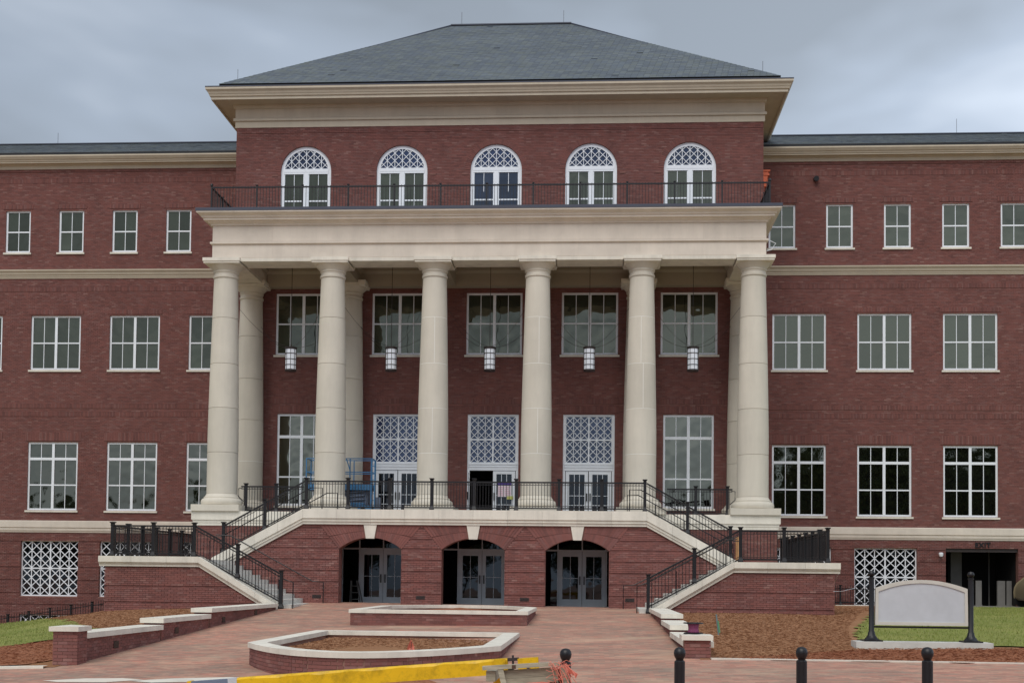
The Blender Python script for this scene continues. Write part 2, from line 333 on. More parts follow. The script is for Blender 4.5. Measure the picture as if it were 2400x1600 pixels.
        for i in range(len(xs)-1):
            for j in range(len(zs)-1):
                if not solid(i, j): continue
                a, b, c, d = xs[i], xs[i+1], zs[j], zs[j+1]
                s.add([(a, y, c), (b, y, c), (b, y, d), (a, y, d)], [(0, 1, 2, 3)])
                for (di, dj, q) in ((-1, 0, ((a, c), (a, d))), (1, 0, ((b, d), (b, c))), (0, -1, ((b, c), (a, c))), (0, 1, ((a, d), (b, d)))):
                    if not solid(i+di, j+dj):
                        (p, r_), (t, u_) = q
                        s.add([(p, y, r_), (t, y, u_), (t, y+depth, u_), (p, y+depth, r_)], [(0, 1, 2, 3)])
        return s
    def build(s, name, m_, parent=None, smooth=False, kind=None, label=None, autos=None, loc=None):
        me = bpy.data.meshes.new(name); me.from_pydata(s.v, [], s.f); me.update()
        if s.t:
            at = me.attributes.new('tone', 'FLOAT', 'POINT'); at.data.foreach_set('value', np.array(s.t, dtype=np.float32))
        me.materials.append(m_)
        if smooth:
            me.polygons.foreach_set('use_smooth', [True]*len(me.polygons))
            if autos is not None:
                try: me.set_sharp_from_angle(angle=math.radians(autos))
                except Exception: pass
        o = bpy.data.objects.new(name, me); C.objects.link(o)
        if parent: o.parent = parent
        if loc: o.location = loc
        if kind: o['kind'] = kind
        if label: o['label'] = label
        return o
def empty(name, loc, label, cat, group=None):
    o = bpy.data.objects.new(name, None); C.objects.link(o); o.location = loc; o['label'] = label; o['category'] = cat
    o.empty_display_size = .2
    if group: o['group'] = group
    return o
def tag(o, label, cat, group=None):
    o['label'] = label; o['category'] = cat
    if group: o['group'] = group
    return o
def inst(name, me, parent, loc, rot=None, scale=None):
    o = bpy.data.objects.new(name, me); C.objects.link(o); o.parent = parent; o.location = loc
    if rot: o.rotation_euler = rot
    if scale: o.scale = scale
    return o
def mesh_only(mb, name, m_, smooth=False):
    o = mb.build(name, m_, smooth=smooth); me = o.data; bpy.data.objects.remove(o); return me
KIDS = {}
def copy_tree(o, parent, loc):
    c = o.copy(); C.objects.link(c); c.parent = parent; c.location = loc
    for ch in [x for x in o.children]:
        d = ch.copy(); C.objects.link(d); d.parent = c
        for g in ch.children:
            e_ = g.copy(); C.objects.link(e_); e_.parent = d
    return c

# brick facing: every brick its own little block, proud of the mortar plane
BL, BH, J = .203, .0577, .0095
def brick_field(mb, xmin, xmax, z0, z1, y, depth, holes=(), xlim=None, grooves=(), groove_in=.03, off=0, axis='y', sgn=1, bl=BL, bh=BH, tone_shift=0, hole_fn=None, soldier=False):
    if soldier: bl, bh = BH, z1-z0-J
    row = bh+J; nrow = int((z1-z0)/row+.5); p = bl+J
    for r in range(nrow):
        za = z0+r*row+J/2; zb = za+bh
        if zb > z1+.02: break
        zc = (za+zb)/2
        segs = [(xmin, xmax)]
        if xlim: a, b = xlim(zb); segs = [(max(xmin, a), min(xmax, b))]
        cut = [(h[0], h[1]) for h in holes if h[2] < zc < h[3]]
        if hole_fn: cut += hole_fn(zc)
        for c0, c1 in cut:
            ns = []
            for a, b in segs:
                if c1 <= a or c0 >= b: ns.append((a, b)); continue
                if c0 > a: ns.append((a, c0))
                if c1 < b: ns.append((c1, b))
            segs = ns
        g = any(abs(zc-gz) < row*.5 for gz in grooves)
        yy = y+(groove_in if g else 0)
        for a, b in segs:
            if b-a < .03: continue
            st = math.floor((a-off)/p)*p+off-(p/2 if r % 2 and not soldier else 0)
            x = st
            while x < b:
                xa, xb = max(x+J/2, a), min(x+p-J/2, b)
                if xb-xa > .025:
                    dy = random.uniform(-.0012, .0012)
                    t = min(1, max(0, random.random()**.9*(1)+tone_shift+(-.12 if g else 0)))
                    f0, f1 = yy+dy, y+depth
                    if axis == 'y':
                        vs = [(xa, f0, za), (xb, f0, za), (xb, f0, zb), (xa, f0, zb), (xa, f1, za), (xb, f1, za), (xb, f1, zb), (xa, f1, zb)]
                    else:   # wall along Y, facing sgn*X ; y is the face x
                        f0 = y-sgn*(-dy)-sgn*(groove_in if g else 0); f1 = y-sgn*depth
                        vs = [(f0, xa, za), (f0, xb, za), (f0, xb, zb), (f0, xa, zb), (f1, xa, za), (f1, xb, za), (f1, xb, zb), (f1, xa, zb)]
                    mb.add(vs, [(0, 1, 2, 3), (0, 4, 5, 1), (1, 5, 6, 2), (2, 6, 7, 3), (3, 7, 4, 0)], t)
                x += p
    return mb

# ---------------------------------------------------------------- main dimensions
YW, YR, YA, YO = 8.755, 4.144, -4.05, -7.53
COLX = [-10.37, -6.075, -2.025, 2.025, 6.075, 10.37]
BAY = [-8.22, -4.05, 0, 4.05, 8.22]
ZT, ZL, ZF = 3.51, 1.70, 3.586          # terrace coping, landing coping, portico floor

bld = empty('university_building', (0, 4, 0), 'large red brick building with slate hip roof and tall pale columned portico', 'building')
bld.location = (0, 0, 0)

# window openings ------------------------------------------------------------
wing_holes = []
for s in (-1, 1):
    for k in range(7): X = s*(12.75+2.591*k); wing_holes.append((X-.604, X+.604, 16.276, 18.301))
    for k in range(5): X = s*(13.54+3.807*k); wing_holes.append((X-1.205, X+1.205, 10.692, 13.28)); wing_holes.append((X-1.205, X+1.205, 4.068, 7.288))
    for k in range(5):
        X = s*(13.61+3.8*k)
        if s > 0 and k == 2: continue
        if s > 0 and k > 2: continue
        wing_holes.append((X-1.385, X+1.385, .05, 2.655))
for X in (-21.21, -25.0): wing_holes.append((X-1.385, X+1.385, -3.4, -.82))
wing_holes.append((20.05, 23.23, -.5, 2.68))
RG = [-.93, -.38, .18, .80, 1.41, 2.02, 2.60]
body = MB()
for s in (-1, 1):
    x0, x1 = (-36, -11.2) if s < 0 else (11.2, 36)
    body.panel(x0, x1, -4, 3.2, YW+.045, .35, wing_holes)
    body.panel(x0, x1, 3.2, 20.4, YW+.012, .35, wing_holes)
body.build('wing_wall', M['mortar'], bld)
fac = MB()
for s in (-1, 1):
    x0, x1 = (-34.5, -11.2) if s < 0 else (11.2, 34.5)
    lx = (lambda z: (-34.5, -11.2)) if s < 0 else None
    brick_field(fac, x0, x1, -2.2 if s < 0 else -.35, 3.03, YW, .045, wing_holes, grooves=RG, groove_in=.032)
    # fields between soldier bands
    cuts = [3.5, 8.50, 8.75, 8.86, 9.11, 14.40, 14.62, 15.03]
    sb = [(8.50, 8.72), (8.88, 9.10), (14.42, 14.64)]
    z = 3.55
    for a, b in sb:
        brick_field(fac, x0, x1, z, a, YW, .012, wing_holes); brick_field(fac, x0, x1, a, b, YW-.014, .026, wing_holes, soldier=True, tone_shift=-.05); z = b
    brick_field(fac, x0, x1, z, 15.03, YW, .012, wing_holes)
    brick_field(fac, x0, x1, 15.45, 19.6, YW, .012, wing_holes)
    brick_field(fac, x0, x1, 19.6, 19.82, YW-.014, .026, soldier=True); brick_field(fac, x0, x1, 19.82, 20.12, YW-.008, .02)
    brick_field(fac, x0, x1, 20.12, 20.3, YW-.03, .04)
fac.build('wing_brickwork', M['brick'], bld, kind='stuff')
# soldier-course lintels over wing windows, one part each
lm = {}
def lintel_mesh(w, h):
    k = (round(w, 3), h)
    if k not in lm:
        mb = MB(); brick_field(mb, -w/2, w/2, 0, h, -.02, .02, soldier=True, tone_shift=-.03)
        lm[k] = mesh_only(mb, 'lintel', M['brick'])
    return lm[k]
for s in (-1, 1):
    for k in range(7): inst('window_lintel', lintel_mesh(1.46, .21), bld, (s*(12.75+2.591*k), YW-.002, 18.36))
    for k in range(5): inst('window_lintel', lintel_mesh(2.66, .22), bld, (s*(13.54+3.807*k), YW-.002, 13.33)); inst('window_lintel', lintel_mesh(2.72, .40), bld, (s*(13.54+3.807*k), YW-.002, 7.34))

# wing trim
for s in (-1, 1):
    path = [(-36, YW), (-11.2, YW)] if s < 0 else [(11.2, YW), (36, YW)]
    MB().sweep([(-.1, 3.03), (.03, 3.03), (.05, 3.10), (.07, 3.12), (.08, 3.20), (.05, 3.22), (.05, 3.26), (.10, 3.27), (.10, 3.56), (.03, 3.59), (-.1, 3.59)], path).build('water_table', M['stone'], bld)
    MB().sweep([(-.1, 15.03), (.03, 15.03), (.05, 15.10), (.07, 15.12), (.07, 15.17), (.11, 15.2), (.14, 15.30), (.16, 15.33), (.20, 15.36), (.21, 15.43), (.03, 15.46), (-.1, 15.46)], path).build('belt_course', M['trim'], bld)
    MB().sweep([(-.1, 20.25), (.06, 20.25), (.07, 20.40), (.14, 20.42), (.15, 20.45), (.34, 20.46), (.34, 20.52), (.38, 20.53), (.40, 20.60), (.44, 20.61), (.50, 20.70), (.52, 20.72), (.52, 20.79), (-.1, 20.79)], path).build('wing_cornice', M['trim'], bld)
    MB().sweep([(-.1, 20.79), (.50, 20.79), (.50, 20.90), (-.1, 20.90)], path).build('gutter', M['gutter'], bld)
    x0, x1 = path[0][0], path[1][0]
    mb = MB(); mb.add([(x0, YW-.45, 20.83), (x1, YW-.45, 20.83), (x1, 12.4, 22.72), (x0, 12.4, 22.72), (x0, 17, 20.9), (x1, 17, 20.9)], [(0, 1, 2, 3), (3, 2, 5, 4)]); mb.build('roof_deck', M['gutter'], bld)

def slates(mb, O_, U, V, width_fn, nrow, expo, w=.27, th=.012):
    O_, U, V = Vector(O_), Vector(U).normalized(), Vector(V).normalized(); Nn = U.cross(V).normalized()
    if Nn.z < 0: Nn = -Nn
    for r in range(nrow):
        a, b = width_fn(r*expo); a2, b2 = width_fn(min((r+1)*expo, nrow*expo))
        x = a-(w/2 if r % 2 else 0)
        while x < b:
            xa, xb = max(x+.004, a), min(x+w-.004, b)
            if xb-xa > .03:
                xa2, xb2 = max(xa, a2), min(xb, b2)
                if xb2 <= xa2: xa2 = xb2 = (max(xa, a2) if xa < a2 else min(xb, b2))
                lift = th+random.uniform(0, .006)+(random.random() < .006)*.022
                p = [O_+U*xa+V*(r*expo)+Nn*lift, O_+U*xb+V*(r*expo)+Nn*lift, O_+U*xb2+V*((r+1)*expo+.02)+Nn*.002, O_+U*xa2+V*((r+1)*expo+.02)+Nn*.002,
                     O_+U*xa+V*(r*expo), O_+U*xb+V*(r*expo)]
                mb.add([tuple(q) for q in p], [(0, 1, 2, 3), (4, 5, 1, 0)], random.random())
            x += w
for s in (-1, 1):
    x0, x1 = (-34, -11.3) if s < 0 else (11.3, 34)
    mb = MB(); V = Vector((0, 12.4-(YW-.5), 22.74-20.90)); n_ = int(V.length/.2)
    slates(mb, (0, YW-.5, 20.90), (1, 0, 0), V, lambda t, x0=x0, x1=x1: (x0, x1), n_, V.length/n_, w=.26)
    mb.build('roof_slates', M['slate'], bld, kind='stuff')
    MB().bar((x0, 12.4, 22.76), (x1, 12.4, 22.76), .25, .05, (0, 0, 1)).build('ridge_cap', M['flash'], bld)

# ------------------------------------------------------------ central block
AW, AR, ASP = 1.1, 1.06, 18.52
rear_holes = [(x-1.19, x+1.19, 10.56, 13.22) for x in BAY]+[(x-1.055, x+1.055, 4.10, 8.04) for x in (BAY[0], BAY[4])]+[(x-1.085, x+1.085, 3.5, 8.04) for x in BAY[1:4]]
up_holes = [(x-1.1, x+1.1, 15.5, ASP+1.1) for x in BAY]
mb = MB(); mb.panel(-11.27, 11.27, 3.0, 15.4, YR+.012, .3, rear_holes)
mb.panel(-11.27, 11.27, 15.4, 20.6, YR+.012, .3, up_holes)
NA = 20
for x in BAY:      # arch spandrels
    for i in range(NA):
        a0, a1 = math.pi*i/NA, math.pi*(i+1)/NA
        p0 = (x+1.1*math.cos(a0), ASP+1.1*math.sin(a0)); p1 = (x+1.1*math.cos(a1), ASP+1.1*math.sin(a1)); zt_ = ASP+1.1
        mb.add([(p0[0], YR+.012, p0[1]), (p0[0], YR+.012, zt_), (p1[0], YR+.012, zt_), (p1[0], YR+.012, p1[1]), (p0[0], YR+.3, p0[1]), (p1[0], YR+.3, p1[1])], [(0, 1, 2, 3), (0, 3, 5, 4)])
for s in (-1, 1): mb.box(s*11.0, s*11.27, YR+.05, 20, 0, 21.3)
mb.box(-11.2, 11.2, 19.8, 20, 0, 21.3)
mb.build('block_wall', M['mortar'], bld)
def arch_cut(z, xs=BAY, r=1.1, zs=ASP, ring=.24):
    if z < zs: return []
    if z > zs+r+ring: return []
    h = math.sqrt(max(0, (r+ring)**2-(z-zs)**2)); return [(x-h, x+h) for x in xs]
mb = MB()
for a, b in ((3.55, 8.48), (8.70, 13.6)):
    brick_field(mb, -11.27, 11.27, a, b, YR, .012, rear_holes)
brick_field(mb, -11.27, 11.27, 8.48, 8.70, YR-.012, .024, rear_holes, soldier=True, tone_shift=-.05)
brick_field(mb, -11.27, 11.27, 15.35, 19.9, YR, .012, [(x-1.1, x+1.1, 15, ASP) for x in BAY], hole_fn=arch_cut)
brick_field(mb, -11.27, 11.27, 19.9, 20.18, YR-.012, .024); brick_field(mb, -11.27, 11.27, 20.18, 20.44, YR-.026, .04)
for s in (-1, 1): brick_field(mb, YR, 12, 15.35, 20.44, s*11.285, .02, axis='x', sgn=s)
for x in BAY:     # radiating arch bricks
    n = 50
    for i in range(n):
        a = math.pi*(i+.5)/n; hw = math.pi/n/2*.86
        pts = []
        for rr, aa in ((1.1, a-hw), (1.1, a+hw), (1.33, a+hw), (1.33, a-hw)): pts.append((x+rr*math.cos(aa), ASP+rr*math.sin(aa)))
        mb.add([(p[0], YR-.006, p[1]) for p in pts]+[(p[0], YR+.012, p[1]) for p in pts], [(0, 1, 2, 3), (0, 4, 5, 1), (1, 5, 6, 2), (2, 6, 7, 3), (3, 7, 4, 0)], random.random()*.8)
mb.build('block_brickwork', M['brick'], bld, kind='stuff')
for x in BAY: inst('window_lintel', lintel_mesh(2.6, .30), bld, (x, YR-.002, 8.09))
for x in BAY:
    for s in (-1, 1): MB().box(x+s*1.34-.12, x+s*1.34+.12, YR-.02, YR, 18.30, 18.37).build('impost_block', M['mortar'], bld)

# block cornice
rect = [(-11.285, 20), (-11.285, YR), (11.285, YR), (11.285, 20)]
MB().sweep([(-.05, 20.43), (.05, 20.43), (.05, 20.70), (.12, 20.71), (.12, 20.82), (.05, 20.83), (.05, 21.24), (.10, 21.27), (.14, 21.33), (.14, 21.40), (-.05, 21.40)], rect).build('frieze', M['trim'], bld)
MB().sweep([(-.05, 21.40), (.80, 21.40), (.80, 21.36), (.88, 21.36), (.88, 21.47), (.93, 21.49), (.95, 21.56), (.97, 21.58), (1.00, 21.66), (1.06, 21.72), (1.08, 21.74), (1.08, 21.83), (-.05, 21.83)], rect).build('eave_cornice', M['trim'], bld)
MB().sweep([(-.05, 21.83), (1.09, 21.83), (1.09, 21.875), (-.05, 21.875)], rect).build('eave_flashing', M['flash'], bld)
MB().sweep([(-.05, 21.87), (.62, 21.87), (.62, 22.12), (-.05, 22.12)], rect).build('eave_gutter', M['gutter'], bld)
E1, RZ, RY, RX = 11.9, 28.42, 12.3, 2.98
mb = MB(); q = [(-E1, 3.5, 22.12), (E1, 3.5, 22.12), (E1, 21.1, 22.12), (-E1, 21.1, 22.12), (-RX, RY, RZ), (RX, RY, RZ)]
mb.add(q, [(0, 1, 5, 4), (1, 2, 5), (2, 3, 4, 5), (3, 0, 4)]); mb.build('roof_deck', M['gutter'], bld)
V = Vector((0, RY-3.5, RZ-22.12)); n_ = int(V.length/.2); Lf = V.length
mb = MB(); slates(mb, (0, 3.48, 22.12), (1, 0, 0), V, lambda t: (-E1+(E1-RX)*t/Lf, E1-(E1-RX)*t/Lf), n_, Lf/n_)
for s in (-1, 1):
    Vs = Vector((-s*(E1-RX), 0, RZ-22.12)); Ls = Vs.length; ns = int(Ls/.4)
    slates(mb, (s*E1, 12.3, 22.12), (0, 1, 0), Vs, lambda t: (-8.8+8.8*t/Ls, 8.8-8.8*t/Ls), ns, Ls/ns, w=.5)
mb.build('roof_slates', M['slate'], bld, kind='stuff')
for s in (-1, 1): MB().bar((s*E1, 3.5, 21.97), (s*RX, RY, RZ+.04), .16, .05, (0, 0, 1)).build('hip_cap', M['flash'], bld)
MB().bar((-RX, RY, RZ+.04), (RX, RY, RZ+.04), .2, .06, (0, 0, 1)).build('ridge_cap', M['flash'], bld)
for (x, y, z, h) in ((-2.45, RY, RZ, .7), (2.6, RY, RZ, .7), (-11.3, 4.2, 22.3, .75), (11.25, 4.2, 22.3, .75), (-22.9, 12.4, 22.75, .6), (21.6, 12.4, 22.75, .75), (-28, 12.4, 22.75, .5), (25.5, 12.4, 22.75, .45)):
    MB().tube([(x, y, z-.1), (x, y, z+h)], .009, 5).build('lightning_rod', M['bronze'], bld)

# ------------------------------------------------------------ portico entablature and ceiling
pr = [(-10.78, YR), (-10.78, -.554), (10.78, -.554), (10.78, YR)]
MB().sweep([(-1.05, 13.40), (.035, 13.40), (.035, 13.53), (-1.05, 13.53), (-1.05, 13.40)], pr).build('beam_base_strip', M['stone_w'], bld)
MB().sweep([(-1.05, 13.53), (0, 13.53), (0, 14.06), (.03, 14.07), (.08, 14.10), (.08, 14.17), (.0, 14.19), (-1.05, 14.19), (-1.05, 13.53)], pr).build('architrave', M['stone'], bld)
MB().sweep([(-.9, 14.19), (0, 14.19), (0, 14.82), (-.9, 14.82)], pr).build('portico_frieze', M['stone'], bld)
MB().sweep([(-.9, 14.82), (.05, 14.82), (.07, 14.89), (.15, 14.92), (.17, 14.97), (.29, 14.98), (.29, 15.06), (.34, 15.07), (.36, 15.13), (.43, 15.17), (.50, 15.21), (.52, 15.23), (.52, 15.28), (-.9, 15.28)], pr).build('portico_cornice', M['stone'], bld)
for (z0_, z1_) in ((13.56, 14.05), (14.21, 14.80)):
    for i in range(9):
        a_, b_ = -10.775+21.55*i/9, -10.775+21.55*(i+1)/9; MB().box(a_+.004, b_-.004, -.562, -.554+.01, z0_, z1_).build('facing_stone', M['stone'], bld)
for i in range(10):
    a_, b_ = -11.33+22.66*i/10, -11.33+22.66*(i+1)/10; MB().box(a_+.004, b_-.004, YR-.06, YR-.045, 20.85, 21.22).build('frieze_panel', M['trim'], bld)
MB().sweep([(-.9, 15.28), (.54, 15.28), (.54, 15.40), (-.9, 15.40)], pr).build('cornice_flashing', M['flash'], bld)
MB().box(-10.7, 10.7, -.5, YR, 15.26, 15.38).build('portico_roof', M['flash'], bld)
MB().box(-10.6, 10.6, .2, YR, 14.15, 14.18).build('portico_ceiling', M['soffit'], bld)
mb = MB()
for x in COLX[1:5]: mb.box(x-.42, x+.42, .49, 3.68, 13.42, 14.15)
mb.box(-9.7, 9.7, 3.68, YR-.02, 13.41, 14.15)
mb.build('ceiling_beam', M['soffit'], bld)
mb = MB()
for i in range(5):      # stepped mouldings round each coffer
    a, b = COLX[i]+.42, COLX[i+1]-.42
    if i == 0: a = -9.72
    if i == 4: b = 9.72
    path = [(a, .50), (b, .50), (b, 3.67), (a, 3.67)]
    mb.sweep([(-.002, 14.149), (-.10, 14.149), (-.10, 14.04), (-.04, 13.98), (-.002, 13.93)], path, closed=True)
mb.build('coffer_moulding', M['soffit'], bld)

# ------------------------------------------------------------ columns
shaft_r = lambda z: .60-(.60-.468)*max(0, (z-6.5)/(12.8-6.5))**1.25 if z > 6.5 else .60
def drum(z0, z1):
    n = 6; pr_ = [(shaft_r(z0)-.01, z0+.004), (shaft_r(z0), z0+.012)]
    for i in range(1, n): z = z0+(z1-z0)*i/n; pr_.append((shaft_r(z), z))
    pr_ += [(shaft_r(z1), z1-.012), (shaft_r(z1)-.01, z1-.004)]
    return MB().lathe(pr_, 40)
JZ = [4.30, 5.91, 7.66, 9.41, 11.22, 12.80]
base_mb = MB(); base_mb.box(-.945, .945, -.945, .945, ZF, 3.84)
base_mb.lathe([(.74, 3.84), (.79, 3.87), (.815, 3.95), (.80, 4.04), (.745, 4.10), (.70, 4.11), (.70, 4.17), (.655, 4.19), (.62, 4.25), (.60, 4.30)], 40)
ME = {'base': mesh_only(base_mb, 'column', M['column'], True)}
ME['base'].set_sharp_from_angle(angle=math.radians(35))
for i in range(5): ME['d%d' % i] = mesh_only(drum(JZ[i], JZ[i+1]), 'drum', M['column'], True); ME['d%d' % i].set_sharp_from_angle(angle=math.radians(35))
cap = MB().lathe([(.468, 12.80), (.50, 12.83), (.505, 12.90), (.47, 12.93), (.472, 13.02), (.50, 13.04), (.51, 13.08), (.48, 13.10), (.50, 13.13), (.56, 13.20), (.63, 13.27), (.67, 13.31), (.675, 13.325)], 40)
ME['cap'] = mesh_only(cap, 'capital', M['column'], True); ME['cap'].set_sharp_from_angle(angle=math.radians(35))
ab = MB().box(-.71, .71, -.71, .71, 13.325, 13.40).box(-.74, .74, -.74, .74, 13.40, 13.53)
ME['abacus'] = mesh_only(ab, 'abacus', M['stone_w'])
jr = {}
for i in range(1, 5): jr[i] = mesh_only(MB().lathe([(shaft_r(JZ[i])-.012, JZ[i]-.012), (shaft_r(JZ[i])-.003, JZ[i]-.011), (shaft_r(JZ[i])-.003, JZ[i]+.011), (shaft_r(JZ[i])-.012, JZ[i]+.012)], 40), 'joint', M['joint'])
def seam(z0, z1, ang):
    mb = MB(); k = 5
    for i in range(k):
        a, b = z0+(z1-z0)*i/k, z0+(z1-z0)*(i+1)/k
        A_ = (math.sin(ang)*(shaft_r(a)+.001), -math.cos(ang)*(shaft_r(a)+.001), a); B_ = (math.sin(ang)*(shaft_r(b)+.001), -math.cos(ang)*(shaft_r(b)+.001), b)
        mb.bar(A_, B_, .018, .006, (math.sin(ang), -math.cos(ang), 0))
    return mb
def column(x, y, joints, seams, name_label=None):
    b = inst('column', ME['base'], bld, (x, y, 0))
    for i in range(5): inst('drum', ME['d%d' % i], b, (0, 0, 0))
    inst('capital', ME['cap'], b, (0, 0, 0)); inst('abacus', ME['abacus'], b, (0, 0, 0))
    for j in joints: inst('mortar_joint', jr[j], b, (0, 0, 0))
    for (j, ang) in seams: seam(JZ[j], JZ[j+1], ang).build('mortar_joint', M['joint'], b)
for k, x in enumerate(COLX):
    if k in (2, 3, 4): column(x, 0, (1, 2, 3, 4), ((3, .12+.02*k), (1, -.02+.05*k)) if k != 4 else ((3, -.06), (2, .1)))
    else: column(x, 0, (), ())
for k in (0, 1, 4, 5): column(COLX[k], 3.72, (1,) if k < 2 else (), ())

# ------------------------------------------------------------ podium, portico floor, terrace
mb = MB()
for s in (-1, 1): mb.box(s*6.25, s*11.2, -.735, 8.7, -1.2, 3.1)
mb.build('podium_wall', M['mortar'], bld)
mb = MB()
for s in (-1, 1):
    a, b = sorted((s*6.25, s*11.215)); brick_field(mb, a, b, .6, 3.03, -.75, .02, grooves=RG)
    brick_field(mb, -.75, 8.6, -.9, 3.03, s*11.215, .02, axis='x', sgn=s, grooves=RG)
mb.build('podium_brickwork', M['brick'], bld, kind='stuff')
pp = [(-11.215, 8.7), (-11.215, -.75), (11.215, -.75), (11.215, 8.7)]
MB().sweep([(-.2, 3.03), (.03, 3.03), (.03, 3.12), (.05, 3.14), (.06, 3.24), (.10, 3.25), (.10, 3.575), (.09, ZF), (-.2, ZF)], pp).build('pedestal_band', M['stone_w'], bld)
MB().box(-11.1, 11.1, -.8, YR+.3, 3.2, ZF-.002).build('portico_floor', M['greyconc'], bld)
# terrace slab and arcade
MB().box(-6.15, 6.15, -3.9, -.86, 3.2, 3.44).build('terrace_floor', M['greyconc'], bld)
ARX = [-3.71, 0, 3.71]; AHW, ASZ, ARISE = 1.13, 2.09, .41; ARR = (AHW**2+ARISE**2)/(2*ARISE)
def topz_arc(x):   # underside line of the terrace coping
    x = abs(x); return 2.95 if x < 6.15 else 2.95-(x-6.15)*.545
mb = MB()
# wall sheet of the arcade in columns so the sloping ends follow the coping
edges = sorted({-9.2, -6.15, 6.15, 9.2, *[a+s*AHW for a in ARX for s in (-1, 1)]})
for a, b in zip(edges[:-1], edges[1:]):
    mid = (a+b)/2; isarch = any(abs(mid-c) < AHW for c in ARX)
    if isarch:
        c = mid; n = 16
        for i in range(n):
            xa, xb = c-AHW+2*AHW*i/n, c-AHW+2*AHW*(i+1)/n
            f = lambda x: ASZ+ARISE-ARR+math.sqrt(ARR**2-(x-c)**2)
            mb.add([(xa, YA+.014, f(xa)), (xb, YA+.014, f(xb)), (xb, YA+.014, 3.0), (xa, YA+.014, 3.0), (xa, YA+.55, f(xa)), (xb, YA+.55, f(xb))], [(0, 1, 2, 3), (0, 4, 5, 1)])
    else:
        mb.add([(a, YA+.036, -.4), (b, YA+.036, -.4), (b, YA+.036, topz_arc(b)+.05), (a, YA+.036, topz_arc(a)+.05)], [(0, 1, 2, 3)])
        mb.add([(a, YA+.036, -.4), (a, YA+.036, ASZ), (a, YA+.55, ASZ), (a, YA+.55, -.4)], [(0, 1, 2, 3)]); mb.add([(b, YA+.036, -.4), (b, YA+.036, ASZ), (b, YA+.55, ASZ), (b, YA+.55, -.4)], [(0, 1, 2, 3)])
mb.panel(-6.15, 6.15, -.4, 3.2, YA+.55, .05, [(c-AHW, c+AHW, -.4, ASZ+ARISE) for c in ARX])
mb.build('arcade_wall', M['mortar'], bld)
def arc_cut(z):
    if z < ASZ: return [(c-AHW, c+AHW) for c in ARX]
    cz = ASZ+ARISE-ARR; h = (z-cz)*math.tan(math.asin(AHW/ARR)); return [(c-h-.01, c+h+.01) for c in ARX]
mb = MB()
GA = [.50, .89, 1.29, 1.69, 2.09, 2.47, 2.84]
brick_field(mb, -9.1, 9.1, -.15, 2.97, YA, .037, grooves=GA, groove_in=.03, xlim=lambda z: (-(6.15+max(0, (2.95-z))/.545), 6.15+max(0, (2.95-z))/.545), hole_fn=arc_cut)
for c in ARX:
    cz = ASZ+ARISE-ARR; am = math.asin(AHW/ARR); n = 34
    for i in range(n):
        a = -am+2*am*(i+.5)/n; hw = am/n*.86
        if abs(a) < .115: continue
        for (ra, rb) in ((0, .5), (.5, 1)):
            def pt(aa, t):
                R1 = ARR; z2 = 2.965; R2 = (z2-cz)/math.cos(aa); R_ = R1+(R2-R1)*t; return (c+R_*math.sin(aa), cz+R_*math.cos(aa))
            p = [pt(a-hw, ra+.012), pt(a+hw, ra+.012), pt(a+hw, rb-.012), pt(a-hw, rb-.012)]
            mb.add([(q_[0], YA-.004, q_[1]) for q_ in p]+[(q_[0], YA+.012, q_[1]) for q_ in p], [(0, 1, 2, 3), (0, 4, 5, 1), (1, 5, 6, 2), (2, 6, 7, 3), (3, 7, 4, 0)], random.random()*.85)
for c in ARX:
    for s in (-1, 1): brick_field(mb, YA, YA+.55, -.15, ASZ, c+s*AHW, .01, axis='x', sgn=-s)
mb.build('arcade_brickwork', M['brick_lit'], bld, kind='stuff')
for c in ARX: MB().prism([(c-.15, 2.47), (c+.15, 2.47), (c+.235, 2.96), (c-.235, 2.96)], YA-.05, YA+.1).build('keystone', M['stone_w'], bld)
for x, z in ((1.85, .35), (-1.87, .37), (-5.62, .37), (5.58, .37)):
    v_ = MB().box(x-.16, x+.16, YA-.012, YA+.03, z-.06, z+.065)
    for i in range(5): v_.box(x-.14, x+.14, YA-.02, YA-.008, z-.045+i*.023, z-.038+i*.023)
    v_.build('wall_vent', M['bronze'], bld)
# vaulted porch behind the arches
mb = MB()
for s in (-1, 1): mb.box(s*6.1, s*6.2, YA+.6, -.8, -.1, 3.2)
mb.box(-6.1, 6.1, YA+.6, -.8, 2.75, 2.8)
mb.panel(-6.1, 6.1, -.05, 2.76, -.86, .2, [(c-1.55, c+1.75, .02, 2.62) for c in (-3.71, .05, 3.82)])
mb.build('porch_wall', M['mortar'], bld)
MB().box(-6.1, 6.1, YA-.05, 8, -.06, .02).build('porch_floor', M['greyconc'], bld)
MB().box(-6.1, 6.1, 6, 6.1, 0, 3.2).build('lobby_back_wall', M['darkroom'], bld)

